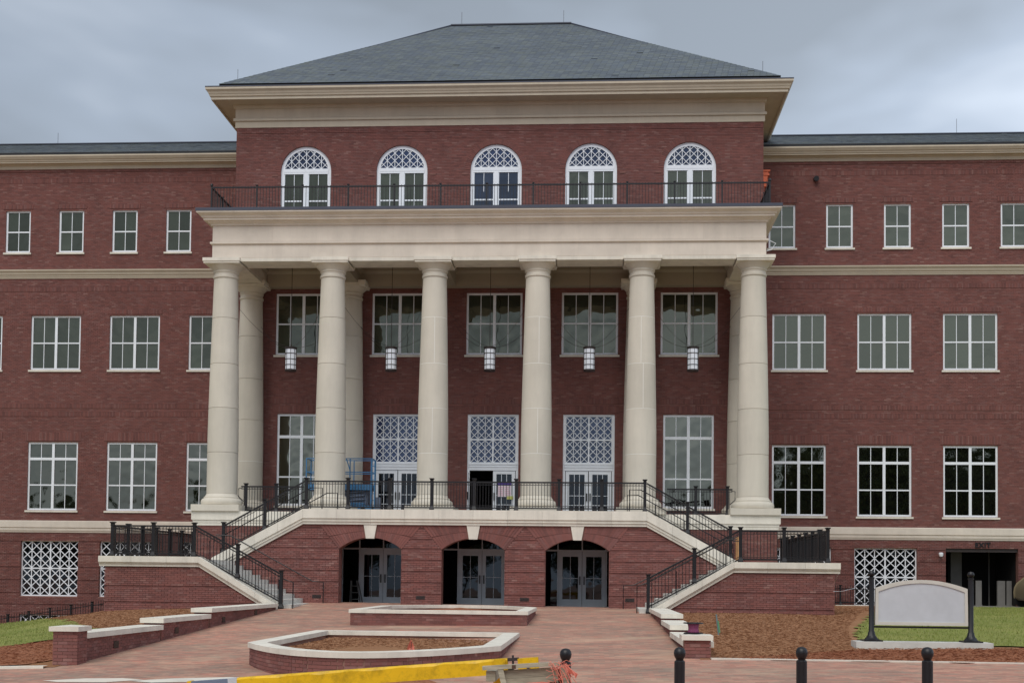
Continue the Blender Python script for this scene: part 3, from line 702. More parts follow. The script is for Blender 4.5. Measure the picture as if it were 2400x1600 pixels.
def leaf_door(parent, x0, x1, y, z0, z1, frame_m, glass, cols, rows, stile=.13, bot=.28, top=.12, handle=None, hm=None, m=.022):
    d = MB()
    gx0, gx1, gz0, gz1 = x0+stile, x1-stile, z0+bot, z1-top
    d.box(x0+.005, gx0, y, y+.05, z0, z1); d.box(gx1, x1-.005, y, y+.05, z0, z1); d.box(gx0, gx1, y, y+.05, z0, gz0); d.box(gx0, gx1, y, y+.05, gz1, z1)
    for i in range(1, cols): xx = gx0+(gx1-gx0)*i/cols; d.box(xx-m/2, xx+m/2, y+.008, y+.04, gz0, gz1)
    for j in rows: zz = gz0+(gz1-gz0)*j; d.box(gx0, gx1, y+.009, y+.039, zz-m/2, zz+m/2)
    do = d.build('door', frame_m, parent)
    MB().box(gx0, gx1, y+.022, y+.03, gz0, gz1).build('pane', glass, do)
    if handle is not None:
        zc = z0+(z1-z0)*.47; MB().box(handle-.025, handle+.025, y-.06, y-.0, zc-.16, zc+.16).build('door_handle', M['black'], do)
    return do
for c in (-3.75, .05, 3.86):
    y = -.95; f = MB(); zt_ = 2.15
    for xx in (c-.94, c-.02, c+.88): f.box(xx, xx+.045, y, y+.08, zt_+.06, 2.62)
    f.box(c-.94, c-.885, y, y+.08, .04, zt_+.06); f.box(c+.885, c+.94, y, y+.08, .04, zt_+.06)
    f.box(c-1.55, c+1.75, y+.001, y+.079, zt_, zt_+.06); f.box(c-1.55, c+1.75, y, y+.08, .02, .07); f.box(c-1.6, c-1.55, y, y+.08, .02, 2.62); f.box(c+1.7, c+1.75, y, y+.08, .02, 2.62)
    fo = f.build('door_frame', M['greydoor'], bld)
    leaf_door(bld, c-.885, c-.003, y+.01, .07, zt_, M['greydoor'], M['glass_d'], 2, (.49,), stile=.145, bot=.27, top=.2, handle=c-.08)
    leaf_door(bld, c+.003, c+.885, y+.01, .07, zt_, M['greydoor'], M['glass_d'], 2, (.49,), stile=.145, bot=.27, top=.2, handle=c+.08)
    MB().box(c-1.56, c+1.72, y+.04, y+.05, zt_+.06, 2.62).build('pane', M['glass_d'], fo)
    MB().box(c-1.56, c-.93, y+.04, y+.05, .07, zt_).build('pane', M['glass_d'], fo); MB().box(c+.93, c+1.72, y+.04, y+.05, .07, zt_).build('pane', M['glass_d'], fo)
    MB().box(c+AHW*0-1.6, c+1.8, -.95-.02, -.9, .02, .045).build('threshold', M['black'], bld)
    MB().box(c-1.1, c+1.1, YA-.25, YA-.02, -.02, .012).build('door_step', M['stone'], bld)

# terrace coping stones, sloping down beside the upper flights
def ztop(x, flat, x_b, slope, zmin=-9):
    x = abs(x); return flat if x <= x_b else max(zmin, flat-(x-x_b)*slope)
def coping(parent, xs, zf, y0, y1, offs, m_, name='coping_stone'):
    """offs: list of (top_off, bot_off, front_setback)"""
    g = .005
    for a, b in zip(xs[:-1], xs[1:]):
        mb = MB(); a_, b_ = a+g/2, b-g/2
        for t, bo, sb in offs:
            yy0 = y0+sb
            mb.prism([(a_, zf(a_)-bo), (b_, zf(b_)-bo), (b_, zf(b_)-t), (a_, zf(a_)-t)], yy0, y1-sb*.3)
        mb.build(name, m_, parent)
zt1 = lambda x: ztop(x, ZT, 6.15, .545, 1.72)
xs = [-9.45, -8.8, -7.9, -7.05, -6.15]+[-6.15+12.3*i/10 for i in range(1, 10)]+[6.15, 7.05, 7.9, 8.8, 9.45]
coping(bld, xs, zt1, -4.20, -3.62, ((0, .33, 0), (.332, .41, .05), (.412, .44, .03), (.442, .54, .075)), M['stone_w'])
mb = MB()
for s in (-1, 1): mb.prism([(s*6.1, 2.9), (s*9.35, 1.2), (s*9.35, 0), (s*6.1, 0)], -3.98, -3.7)
mb.build('stringer_wall', M['mortar'], bld)

# ------------------------------------------------------------ windows
def win_mesh(kind):
    """returns (frame, muntins, panes, sill) builder meshes about x=0, y=0 (wall face), z in absolute storeys"""
    pass
def frame_box(mb, w, z0, z1, y0, y1, t): mb.box(-w, -w+t, y0, y1, z0, z1); mb.box(w-t, w, y0, y1, z0, z1); mb.box(-w+t, w-t, y0, y1, z0, z0+t*1.15); mb.box(-w+t, w-t, y0, y1, z1-t, z1)
def make_window(parent, loc, w, z0, z1, paired, rails, transoms, glass, sill=True, rec=.10, muntcols=2, t=.085, sill_w=.07):
    f = MB(); y0, y1 = rec-.03, rec+.08
    frame_box(f, w, z0, z1, y0, y1, t)
    if paired: f.box(-.06, .06, y0-.006, y1, z0+t*1.1, z1-t)
    for zr in transoms: f.box(-w+t, w-t, y0-.004, y1-.01, zr-.06, zr+.06)
    fo = f.build('window', M['white'], parent, loc=loc)
    halves = [(-w+t, -.06), (.06, w-t)] if paired else [(-w+t, w-t)]
    lev = [z0+t*1.15]+sorted(list(transoms)+list(rails))+[z1-t]
    mu = MB()
    for a, b in halves:
        for r_ in rails: mu.box(a, b, y0+.012, y0+.06, r_-.03, r_+.03)
        for i in range(1, muntcols): xx = a+(b-a)*i/muntcols; mu.box(xx-.014, xx+.014, y0+.02, y0+.05, z0+t, z1-t)
    mu.build('muntin', M['white'], fo)
    for a, b in halves:
        for i in range(muntcols):
            xa, xb = a+(b-a)*i/muntcols, a+(b-a)*(i+1)/muntcols
            for p, q_ in zip(lev[:-1], lev[1:]):
                pn = MB(); dy = random.uniform(-.0016, .0016); dz = random.uniform(-.0016, .0016)
                pn.add([(xa, y0+.04-dy-dz, p), (xb, y0+.04+dy-dz, p), (xb, y0+.04+dy+dz, q_), (xa, y0+.04-dy+dz, q_)], [(0, 1, 2, 3)]); pn.build('pane', glass, fo)
    if sill:
        MB().box(-w-sill_w, w+sill_w, -.06, rec, z0-.085, z0-.002).build('window_sill', M['stone_w'], fo)
    return fo
kids = {}
def row_windows(xs_, y, **kw):
    proto = None
    for x in xs_:
        if proto is None: proto = make_window(bld, (x, y, 0), **kw)
        else: copy_tree(proto, bld, (x, y, 0))
wu = [s*(12.75+2.591*k) for s in (-1, 1) for k in range(7)]
wm_ = [s*(13.54+3.807*k) for s in (-1, 1) for k in range(5)]
for half in (wu[:7], wu[7:]): row_windows(half, YW, w=.604, z0=16.276, z1=18.301, paired=False, rails=(17.28,), transoms=(), glass=M['glass_u'])
for half in (wm_[:2], wm_[2:5], wm_[5:]): row_windows(half, YW, w=1.205, z0=10.692, z1=13.28, paired=True, rails=(11.98,), transoms=(), glass=M['glass_u'])
for half in (wm_[:2], wm_[2:5], wm_[5:]): row_windows(half, YW, w=1.205, z0=4.068, z1=7.288, paired=True, rails=(5.27,), transoms=(6.50,), glass=M['glass_l'])
row_windows(BAY, YR, w=1.19, z0=10.56, z1=13.22, paired=True, rails=(11.91,), transoms=(), glass=M['glass_u'])
row_windows([BAY[0], BAY[4]], YR, w=1.055, z0=4.10, z1=8.04, paired=True, rails=(5.34,), transoms=(7.06,), glass=M['glass_l'])

def lattice_lines(x0, x1, z0, z1, nc, nr):
    cw, ch = (x1-x0)/nc, (z1-z0)/nr; segs = []
    for i in range(nc):
        for j in range(nr):
            a, b, c, d = x0+i*cw, x0+(i+1)*cw, z0+j*ch, z0+(j+1)*ch
            segs += [((a, c), (b, d)), ((a, d), (b, c))]
    for i in range(1, nc): segs.append(((x0+i*cw, z0), (x0+i*cw, z1)))
    return segs
def make_lattice(parent, loc, w, z0, z1, glass, t=.06, rec=.12, bw=.028, nc=3, nr=3, name='lattice_window', glass_on=True, sill=True):
    f = MB(); y0 = rec-.02; frame_box(f, w, z0, z1, y0, y0+.07, t); zm = (z0+z1)/2
    f.box(-.03, .03, y0-.004, y0+.07, z0+t, z1-t); f.box(-w+t, w-t, y0-.002, y0+.068, zm-.03, zm+.03)
    fo = f.build(name, M['white'], parent, loc=loc)
    for (a, b) in ((-w+t, -.03), (.03, w-t)):
        for (c, d) in ((z0+t*1.15, zm-.03), (zm+.03, z1-t)):
            g = MB()
            for k, (p, q_) in enumerate(lattice_lines(a, b, c, d, nc, nr)):
                g.bar((p[0], y0+.02+.0015*(k % 3), p[1]), (q_[0], y0+.02+.0015*(k % 3), q_[1]), bw, .03)
            g.build('lattice', M['white'], fo)
            if glass_on: MB().add([(a, y0+.05, c), (b, y0+.05, c), (b, y0+.05, d), (a, y0+.05, d)], [(0, 1, 2, 3)]).build('pane', glass, fo)
    if sill: MB().box(-w-.06, w+.06, -.02, rec, z0-.06, z0-.002).build('window_sill', M['mortar_light'], fo)
    return fo
pl = make_lattice(bld, (-13.61, YW+.03, 0), 1.385, .05, 2.655, M['glass_d'], t=.05, bw=.036, rec=.14)
for x in (-17.41, -21.21, -25.01, -28.81, 13.61, 17.41): copy_tree(pl, bld, (x, YW+.03, 0))
for x in (-21.21, -25.01): copy_tree(pl, bld, (x, YW+.03, -3.475))
MB().box(-36, 36, 12, 12.1, -4, 20).build('inner_wall', M['darkroom'], bld)

# doorways with lattice overlights on the portico
for bi, c in enumerate(BAY[1:4]):
    y = YR+.06
    f = MB(); f.box(-1.085, -.98, 0, .1, ZF, 8.04); f.box(.98, 1.085, 0, .1, ZF, 8.04); f.box(-.98, .98, 0, .1, 7.95, 8.04)
    f.box(-1.0, 1.0, -.02, .12, 5.66, 5.90); f.box(-1.03, 1.03, -.045, .1, 5.90, 5.97); f.box(-1.03, 1.03, -.04, .1, 5.80, 5.83)
    fo = f.build('doorway', M['white'], bld, loc=(c, y, 0))
    lt = make_lattice(bld, (c, YR-.02, 0), .985, 5.97, 7.97, M['glass_b'], t=.035, bw=.026, rec=.10, sill=False)
    for s in (-1, 1):
        if c == 0 and s < 0: continue
        a, b = sorted((s*.012, s*.96))
        leaf_door(bld, c+a, c+b, y+.01, ZF, 5.65, M['white'], M['glass_d'], 3, (.22, .46, .78), stile=.15, bot=.26, top=.14, handle=c+s*.075)
    if c == 0:
        leaf_door(bld, -1.02, -.94, y-.5, ZF, 5.65, M['white'], M['glass_d'], 1, (), stile=.03, handle=-1.0)
        mb = MB(); mb.box(-1.1, -1.05, y+.1, y+5, ZF, 5.7); mb.box(.2, .25, y+.1, y+5, ZF, 5.7); mb.box(-1.1, .25, y+5, y+5.05, ZF, 5.7); mb.box(-1.1, .25, y+.1, y+5, 5.7, 5.75)
        mb.build('vestibule', M['darkroom'], bld)
# dark backing with a gap at the open door
mb = MB(); mb.panel(-11, 11, 3.4, 20, YR+.40, .05, [(-1.0, .0, ZF, 5.66)]); mb.build('inner_wall', M['darkroom'], bld)

# notices on the middle door
n_ = tag(MB().box(.22, .80, YR+.035, YR+.042, 4.55, 5.02).build('paper_notice', M['paper'], None), 'pink and white paper notice taped to the middle portico door', 'notice')
mb = MB()
for i in range(5):
    for j in range(2): mb.box(.26+j*.27, .26+j*.27+random.uniform(.16, .24), YR+.031, YR+.0345, 4.62+i*.078, 4.62+i*.078+.03)
mb.build('printed_lines', M['pinkink'], n_)
tag(MB().box(.22, .80, YR+.03, YR+.037, 5.03, 5.14).build('paper_notice', M['purple'], None), 'narrow purple strip above the pink notice on the door', 'notice')
tag(MB().box(.62, .88, YR+.022, YR+.029, 4.44, 4.58).build('paper_notice', mat('yellow_note', lin(206, 208, 120), .8), None), 'small yellow note at the lower corner of the pink notice', 'notice')

# arched windows / balcony doors on the upper storey
def circle_clip(p, q_, r, cz):
    (x1, z1), (x2, z2) = p, q_; dx, dz = x2-x1, z2-z1; fx, fz = x1, z1-cz
    a = dx*dx+dz*dz; b = 2*(fx*dx+fz*dz); c = fx*fx+fz*fz-r*r; D = b*b-4*a*c
    if D <= 0: return None
    s_ = math.sqrt(D); t0, t1 = max(0, (-b-s_)/(2*a)), min(1, (-b+s_)/(2*a))
    if t1-t0 < .02: return None
    return ((x1+dx*t0, z1+dz*t0), (x1+dx*t1, z1+dz*t1))
protoA = None
for bi, x in enumerate(BAY):
    if protoA is not None and bi != 2:
        copy_tree(protoA, bld, (x, YR, 0)); continue
    y0 = .09; f = MB(); W_ = 1.095; cz = ASP
    nseg = 24
    for i in range(nseg):
        a0, a1 = math.pi*i/nseg, math.pi*(i+1)/nseg; ri = W_-.14
        v = [(r_*math.cos(a), y_, cz+r_*math.sin(a)) for y_ in (y0, y0+.09) for r_, a in ((ri, a0), (W_, a0), (W_, a1), (ri, a1))]
        f.add(v, [(0, 1, 2, 3), (7, 6, 5, 4), (0, 3, 7, 4), (1, 5, 6, 2)])
    f.box(-W_, -W_+.13, y0, y0+.09, 15.4, cz); f.box(W_-.13, W_, y0, y0+.09, 15.4, cz)
    f.box(-W_+.12, W_-.12, y0-.02, y0+.09, cz-.02, cz+.13); f.box(-W_+.12, W_-.12, y0-.012, y0+.088, cz-.10, cz-.02)
    f.box(-.085, .085, y0-.015, y0+.09, 15.4, cz-.08)
    for s in (-1, 1):
        f.box(s*.085, s*.125, y0+.004, y0+.08, 15.4, cz-.1); f.box(s*(W_-.165), s*(W_-.13), y0+.004, y0+.08, 15.4, cz-.1)
    fo = f.build('arched_window', M['white'], bld, loc=(x, YR, 0))
    g = MB(); cw = (W_-.12)/3
    segs = []
    for i in range(-3, 3):
        for j in range(4):
            a, b, c, d = i*cw, (i+1)*cw, cz+.13+j*cw, cz+.13+(j+1)*cw
            segs += [((a, c), (b, d)), ((a, d), (b, c))]
    for i in range(-2, 3): segs.append(((i*cw, cz+.1), (i*cw, cz+1.1)))
    for k, (p, q_) in enumerate(segs):
        cc = circle_clip(p, q_, W_-.12, cz)
        if cc: g.bar((cc[0][0], y0+.02+.0015*(k % 3), cc[0][1]), (cc[1][0], y0+.02+.0015*(k % 3), cc[1][1]), .024, .03)
    g.build('lattice', M['white'], fo)
    gl = MB(); gl.add([(0, y0+.05, cz+.1)]+[((W_-.1)*math.cos(math.pi*i/24), y0+.05, cz+.1+(W_-.16)*math.sin(math.pi*i/24)) for i in range(25)], [(0, i, i+1) for i in range(1, 25)]); gl.build('pane', M['glass_b'], fo)
    gm = M['glass_n'] if bi == 2 else M['glass_u']
    for a, b in ((-W_+.165, -.125), (.125, W_-.165)):
        mu = MB(); mu.box((a+b)/2-.012, (a+b)/2+.012, y0+.02, y0+.05, 15.4 if bi != 2 else 17.6, cz-.1); mu.box(a, b, y0+.012, y0+.06, 17.22, 17.28); mu.box(a, b, y0+.015, y0+.055, 16.2, 16.3); mu.build('muntin', M['white'], fo)
        for c, d in ((15.4, 17.25), (17.25, cz-.1)): MB().add([(a, y0+.04, c), (b, y0+.04, c), (b, y0+.04, d), (a, y0+.04, d)], [(0, 1, 2, 3)]).build('pane', gm, fo)
    if protoA is None: protoA = fo

# garage entrance
mb = MB(); mb.box(19.9, 20.05, 9.1, 22, -.3, 2.9); mb.box(23.23, 23.4, 9.1, 22, -.3, 2.9); mb.box(19.9, 23.4, 22, 22.2, -.3, 2.9); mb.box(19.9, 23.4, 9.1, 22, 2.7, 2.9)
mb.build('garage_interior', M['darkroom'], bld)
MB().box(20.05, 23.23, YW+.05, 22, -.2, .08).build('garage_floor', M['greyconc'], bld)
MB().box(20.05, 23.23, YW+.1, YW+.25, 2.52, 2.68).build('door_header', M['bronze'], bld)
MB().box(20.9, 21.4, 11, 11.5, .08, 2.7).build('garage_column', M['greyconc'], bld)
MB().box(21.5, 22.0, 12.5, 12.56, 2.2, 2.25).build('tube_light', M['lit'], bld)
MB().box(22.62, 22.66, 11, 11.04, .08, 2.7).build('garage_pipe', M['greyconc'], bld)
for x, w in ((21.75, .26), (22.75, .34), (23.1, .22)):
    mb = MB(); mb.box(x-w/2, x+w/2, 9.6, 9.72, .08, 1.25); mb.box(x-w/2-.02, x+w/2+.02, 9.58, 9.74, .08, .16)
    tag(mb.build('partition_panel', M['greyconc'], None), {21.75: 'pale upright panel standing at the left inside the garage entrance', 22.75: 'wider pale upright panel in the middle of the garage entrance', 23.1: 'narrow pale upright panel at the right inside the garage entrance'}[x], 'panel', 'panels standing inside the garage entrance')
# EXIT lettering
t_ = bpy.data.curves.new('exit_text', 'FONT'); t_.body = 'EXIT'; t_.size = .31; t_.extrude = .02; t_.offset = .008; t_.space_character = 1.12
to = bpy.data.objects.new('exit_text', t_); C.objects.link(to); to.rotation_euler = (math.pi/2, 0, 0)
bpy.context.view_layer.update(); dg = bpy.context.evaluated_depsgraph_get(); me = bpy.data.meshes.new_from_object(to.evaluated_get(dg)); bpy.data.objects.remove(to)
me.materials.clear(); me.materials.append(M['gutter'])
eo = bpy.data.objects.new('exit_lettering', me); C.objects.link(eo); eo.rotation_euler = (math.pi/2, 0, 0); eo.location = (21.32, YW-.03, 2.735); eo.parent = bld

# vent, camera dome, copper leader
MB().tube([(14.26, YW-.02, 19.45), (14.26, YW-.22, 19.42)], .12, 14).build('pipe_vent', M['black'], bld)
mb = MB().lathe([(.0, -.12), (.07, -.10), (.10, -.03), (.10, .05), (.06, .08)], 16, (19.80, YW-.16, 2.40)); mb.box(19.77, 19.83, YW-.1, YW, 2.42, 2.47)
tag(mb.build('security_camera', M['white'], None, smooth=True, autos=40), 'small white dome security camera on the wall left of the garage entrance', 'security camera')
mb = MB(); mb.box(11.29, 11.78, 5.9, 6.25, 18.72, 18.80); mb.box(11.29, 11.70, 5.93, 6.22, 18.45, 18.72); mb.box(11.29, 11.68, 5.95, 6.2, 18.25, 18.44); mb.box(11.33, 11.56, 5.98, 6.17, 15.8, 18.25)
mb.box(11.29, 11.81, 5.88, 6.27, 18.90, 18.96); mb.box(11.29, 11.74, 5.92, 6.23, 18.80, 18.9)
mb.build('copper_leader_head', M['copper'], bld)

# ------------------------------------------------------------ exterior staircases
zt2 = lambda x: ZL if abs(x) >= 8.82 else ZL-(8.82-abs(x))*.598
for s in (-1, 1):
    side = 'left' if s < 0 else 'right'
    st = empty('exterior_staircase', (0, 0, 0), ('stone staircase rising left beside the arches to the terrace, with brick side wall' if s < 0 else 'stone staircase rising right beside the arches, its brick wall behind the pine straw bed'), 'staircase', 'pair of staircases flanking the arcade')
    # outer brick wall
    w = MB(); w.prism([(s*12.01, -1), (s*5.9, -1), (s*6.3, -.2), (s*8.82, 1.4), (s*12.01, 1.4)], YO+.036, YO+.33)
    w.box(s*12.012, s*11.75, YO+.06, 3.0, -1, 1.45); w.build('side_wall', M['mortar'], st)
    bf = MB()
    lim = lambda z: ((-12.05, -(6.25+max(0, z)/.60)) if s < 0 else (6.25+max(0, z)/.60, 12.05))
    brick_field(bf, *( (-12.05, -6.1) if s < 0 else (6.1, 12.05)), -.62, 1.37, YO, .037, grooves=(.14, .71), groove_in=.03, xlim=lim)
    brick_field(bf, YO, 3.0, -.62, 1.37, s*12.05, .04, axis='x', sgn=s, grooves=(.14, .71), groove_in=.03)
    bf.build('side_brickwork', M['brick_lit'], st, kind='stuff')
    xs_ = sorted([s*v for v in (6.16, 6.9, 7.8, 8.82, 9.9, 11.1, 12.22)])
    coping(st, xs_, zt2, -7.68, -7.10, ((0, .20, 0), (.202, .25, .05), (.252, .34, .09)), M['stone_w'])
    for a, b in ((-7.1, -4.6), (-4.6, -2.1), (-2.1, .4), (.4, 3.0)):
        mb = MB(); mb.box(s*12.22, s*11.64, a, b-.005, ZL-.2, ZL); mb.box(s*12.14, s*11.70, a, b-.005, ZL-.34, ZL-.202); mb.build('coping_stone', M['stone_w'], st)
    MB().box(s*8.62, s*11.72, -7.15, 3.0, 1.40, 1.62).build('landing', M['concrete'], st)
    for i in range(10):
        x_n = 5.80+.313*i; z_ = .165*(i+1)-.03
        MB().box(s*x_n, s*(9.0), -7.12, -4.06, z_-.165, z_).build('step', M['concrete'], st)
    for i in range(11):
        x_n = 9.10-.30*i; z_ = 1.62+.166*(i+1)
        MB().box(s*x_n, s*6.0, -3.62, -.86, z_-.166, z_).build('step', M['concrete'], st)

# ------------------------------------------------------------ railings
def post_mesh(h, w=.105):
    mb = MB(); a = w/2
    def ring(r, z): return [(-r, -r, z), (r, -r, z), (r, r, z), (-r, r, z)]
    prof = [(a*1.5, 0), (a*1.5, .05), (a*1.25, .10), (a, .16), (a, h-.13), (a*1.18, h-.12), (a*1.18, h-.10), (a, h-.09), (a*1.1, h-.05), (a*1.6, h-.03), (a*1.6, h)]
    vs = []; fs = []
    for r, z in prof: vs += ring(r, z)
    for i in range(len(prof)-1):
        for j in range(4): fs.append((i*4+j, i*4+(j+1) % 4, (i+1)*4+(j+1) % 4, (i+1)*4+j))
    fs.append((3, 2, 1, 0)); k = (len(prof)-1)*4; fs.append((k, k+1, k+2, k+3))
    return mesh_only(mb.add(vs, fs), 'post', M['black'])
POST = post_mesh(1.15); POSTL = post_mesh(1.28); POSTS = post_mesh(1.09, .055)
BAL = mesh_only(MB().box(-.009, .009, -.009, .009, 0, 1), 'baluster', M['black'])
def ring_mb(mb, c, r, d, w=.008):
    u = Vector(d); n = 8
    for j in range(n):
        a0, a1 = 2*math.pi*j/n, 2*math.pi*(j+1)/n
        p = [Vector(c)+u*(rr*math.cos(a))+Vector((0, 0, rr*math.sin(a))) for rr, a in ((r-w, a0), (r, a0), (r, a1), (r-w, a1))]
        mb.add([tuple(q_) for q_ in p], [(0, 1, 2, 3)])
def rail_run(parent, A_, B_, ha=1.02, low=.09, sp=.105, rings=True, spear=0, double=True):
    """sloping or level run between base points A and B"""
    A_, B_ = Vector(A_), Vector(B_); L_ = math.hypot(B_.x-A_.x, B_.y-A_.y); d = Vector((B_.x-A_.x, B_.y-A_.y, 0)).normalized()
    U = Vector((0, 0, 1)); up_ = (U*ha)
    MB().bar(A_+up_, B_+up_, .055, .05, (0, 0, 1)).build('top_rail', M['black'], parent)
    mb = MB().bar(A_+U*low, B_+U*low, .035, .04, (0, 0, 1))
    if double: mb.bar(A_+U*(ha-.10), B_+U*(ha-.10), .026, .016, (0, 0, 1)); mb.bar(A_+U*(low+.09), B_+U*(low+.09), .026, .014, (0, 0, 1))
    mb.build('lower_rail', M['black'], parent)
    n = max(1, int(L_/sp)); rb = MB()
    for i in range(1, n):
        p = A_.lerp(B_, i/n); inst('baluster', BAL, parent, (p.x, p.y, p.z+low), None, (1, 1, ha-low+spear))
    if rings:
        for i in range(n):
            p = A_.lerp(B_, (i+.5)/n); ring_mb(rb, (p.x, p.y, p.z+ha-.062), .036, d); ring_mb(rb, (p.x, p.y, p.z+low+.052), .036, d)
        rb.build('ring_ornament', M['black'], parent)
def posts(parent, pts, me=None):
    for p in pts: inst('post', me or POST, parent, p)
# terrace railing
tr = empty('terrace_railing', (0, -3.89, 3.5), 'long level black railing along the terrace edge above the three arches', 'railing'); tr.location = (0, 0, 0)
posts(tr, [(x, -3.89, ZT) for x in (-6.09, -4.57, -3.05, -1.53, 0, 1.51, 3.04, 4.56, 6.09)])
rail_run(tr, (-6.09, -3.89, ZT), (6.09, -3.89, ZT))
for s in (-1, 1):
    side = 'left' if s < 0 else 'right'
    # upper flight
    g_ = 'black railings on the two staircases'
    u_ = empty('stair_railing', (0, 0, 0), 'sloping black railing of the upper flight %s of the arches, ending at the terrace' % side, 'railing', g_)
    posts(u_, [(s*7.60, -3.89, 2.73), (s*9.11, -3.89, 1.88)])
    rail_run(u_, (s*9.11, -3.89, 1.86), (s*6.15, -3.89, 3.50), sp=.107)
    for y_ in (-3.72, -1.0):
        hr = MB().tube([(s*5.55, y_, 3.5), (s*5.55, y_, 4.30), (s*5.95, y_, 4.30), (s*9.25, y_, 2.50), (s*9.5, y_, 2.50), (s*9.5, y_, 2.3)], .02, 6)
        for k in range(3): hr.tube([(s*(6.6+k*1.1), y_, 4.30-(.65+k*1.1)*.545), (s*(6.6+k*1.1), y_, 3.3-(.65+k*1.1)*.545)], .014, 5)
        hr.build('handrail', M['black'], u_)
    # lower flight
    l_ = empty('stair_railing', (0, 0, 0), 'sloping black railing of the lower flight %s of the arches, ending at the brick plaza' % side, 'railing', g_)
    posts(l_, [(s*7.57, -7.37, 1.0)]); posts(l_, [(s*6.08, -7.37, 0.0)], POSTL)
    rail_run(l_, (s*9.06, -7.37, 1.72), (s*6.08, -7.37, .12), sp=.107)
    hr = MB().tube([(s*9.3, -4.2, 2.55), (s*8.75, -4.2, 2.52), (s*5.75, -4.2, .92), (s*5.35, -4.2, .88), (s*5.35, -4.2, .0)], .02, 6)
    h2 = MB().tube([(s*9.0, -7.2, 2.55), (s*8.75, -7.2, 2.45), (s*6.0, -7.2, .97), (s*5.72, -7.2, .88), (s*5.72, -7.2, .0)], .02, 6)
    for k in range(4): h2.tube([(s*(6.2+k*.8), -7.2, .97+k*.8*.535), (s*(6.2+k*.8), -7.2, .14+k*.8*.535)], .013, 5)
    h2.build('handrail', M['black'], l_)
    for k in range(4): hr.tube([(s*(6.3+k*.8), -4.2, 1.21+k*.8*.535), (s*(6.3+k*.8), -4.06, 1.15+k*.8*.535)], .012, 5)
    hr.build('handrail', M['black'], l_)
    # landing
    d_ = empty('landing_railing', (0, 0, 0), 'black railing around the half-way landing at the far %s, %s' % (side, 'nearest the lawn slope' if s < 0 else 'behind the blank sign'), 'railing', 'railings around the two stair landings')
    posts(d_, [(s*x, -7.37, ZL) for x in (9.06, 10.46, 11.86)])
    rail_run(d_, (s*9.06, -7.37, ZL), (s*11.86, -7.37, ZL))
    posts(d_, [(s*11.86, -7.37+1.42*k, ZL) for k in range(1, 8)])
    rail_run(d_, (s*11.86, -7.37, ZL), (s*11.86, 2.57, ZL))
    # short railing between the outer columns
    p_ = empty('portico_railing', (0, 0, 0), 'short black railing standing between the two %smost portico columns' % side, 'railing', 'short railings at the portico ends')
    posts(p_, [(s*9.41, 0.0, ZF), (s*8.2, 0, ZF)])
    rail_run(p_, (s*9.6, 0, ZF), (s*7.1, 0, ZF))
    MB().tube([(s*9.55, 0, 4.55), (s*9.70, 0, 4.53), (s*9.70, 0, 4.2), (s*9.5, 0, 4.02)], .02, 6).build('handrail_return', M['black'], p_)
# roof railing above the portico
rr_ = empty('roof_railing', (0, 0, 0), 'thin black railing around the flat portico roof below the arched windows', 'railing')
for k in range(13): inst('post', POSTS, rr_, (-10.95+21.9*k/12, -.25, 15.42), None, (1, 1, 1.02))
rail_run(rr_, (-10.95, -.25, 15.40), (10.95, -.25, 15.40), ha=1.04, sp=.122, rings=False, spear=.06, double=False)
for s in (-1, 1):
    rail_run(rr_, (s*10.95, -.25, 15.40), (s*10.95, 4.1, 15.40), ha=1.04, sp=.122, rings=False, spear=.06, double=False)
    for y_ in (1.2, 2.65): inst('post', POSTS, rr_, (s*10.95, y_, 15.42))
for k in (0, 12): inst('post_cap', mesh_only(MB().lathe([(.03, 0), (.06, .03), (.05, .09), (.0, .11)], 10), 'post_cap', M['black']), rr_, (-10.95+21.9*k/12, -.25, 16.5))

# ------------------------------------------------------------ hanging lanterns
lant_lab = ['first hanging drum lantern from the left in the portico', 'hanging drum lantern left of the middle bay', 'hanging drum lantern in the middle bay of the portico', 'hanging drum lantern right of the middle bay', 'hanging drum lantern furthest to the right in the portico']
for i, x in enumerate(BAY):
    l_ = empty('hanging_lantern', (x, 2.05, 10.0), lant_lab[i]+', white with dark bands', 'lantern', 'drum lanterns hanging in the portico')
    sh = MB().lathe([(.205, -.42), (.21, -.40), (.21, .40), (.205, .42)], 20); sh.build('lamp_shade', M['lampglass'], l_, smooth=True, autos=40)
    fr = MB()
    for z_ in (-.45, -.235, .0, .235, .45):
        t = .035 if abs(z_) > .4 else .014; fr.lathe([(.215, z_-t), (.235, z_-t), (.235, z_+t), (.215, z_+t)], 20)
    for k in range(8):
        a = 2*math.pi*k/8+.2; fr.bar((.225*math.cos(a), .225*math.sin(a), -.45), (.225*math.cos(a), .225*math.sin(a), .45), .016)
    fr.lathe([(.235, .45), (.25, .47), (.25, .50), (.05, .54)], 20); fr.lathe([(.0, -.5), (.22, -.49), (.24, -.46)], 20)
    fr.build('lantern_frame', M['bronze'], l_)
    MB().tube([(0, 0, .52), (0, 0, 4.16)], .013, 6).build('hanging_rod', M['bronze'], l_)
    wr = MB()
    xa, xb = COLX[i]-x, COLX[i+1]-x
    for cx_, cy_ in ((xa+.45, -1.85), (xb-.45, -1.85), (xa+.4, 1.6), (xb-.4, 1.6)):
        pts = [(cx_*t, cy_*t, .5+(1.25*t**1.9)) for t in (0, .2, .4, .6, .8, 1)]
        wr.tube(pts, .0075, 4)
    wr.build('guy_wire', M['bronze'], l_)

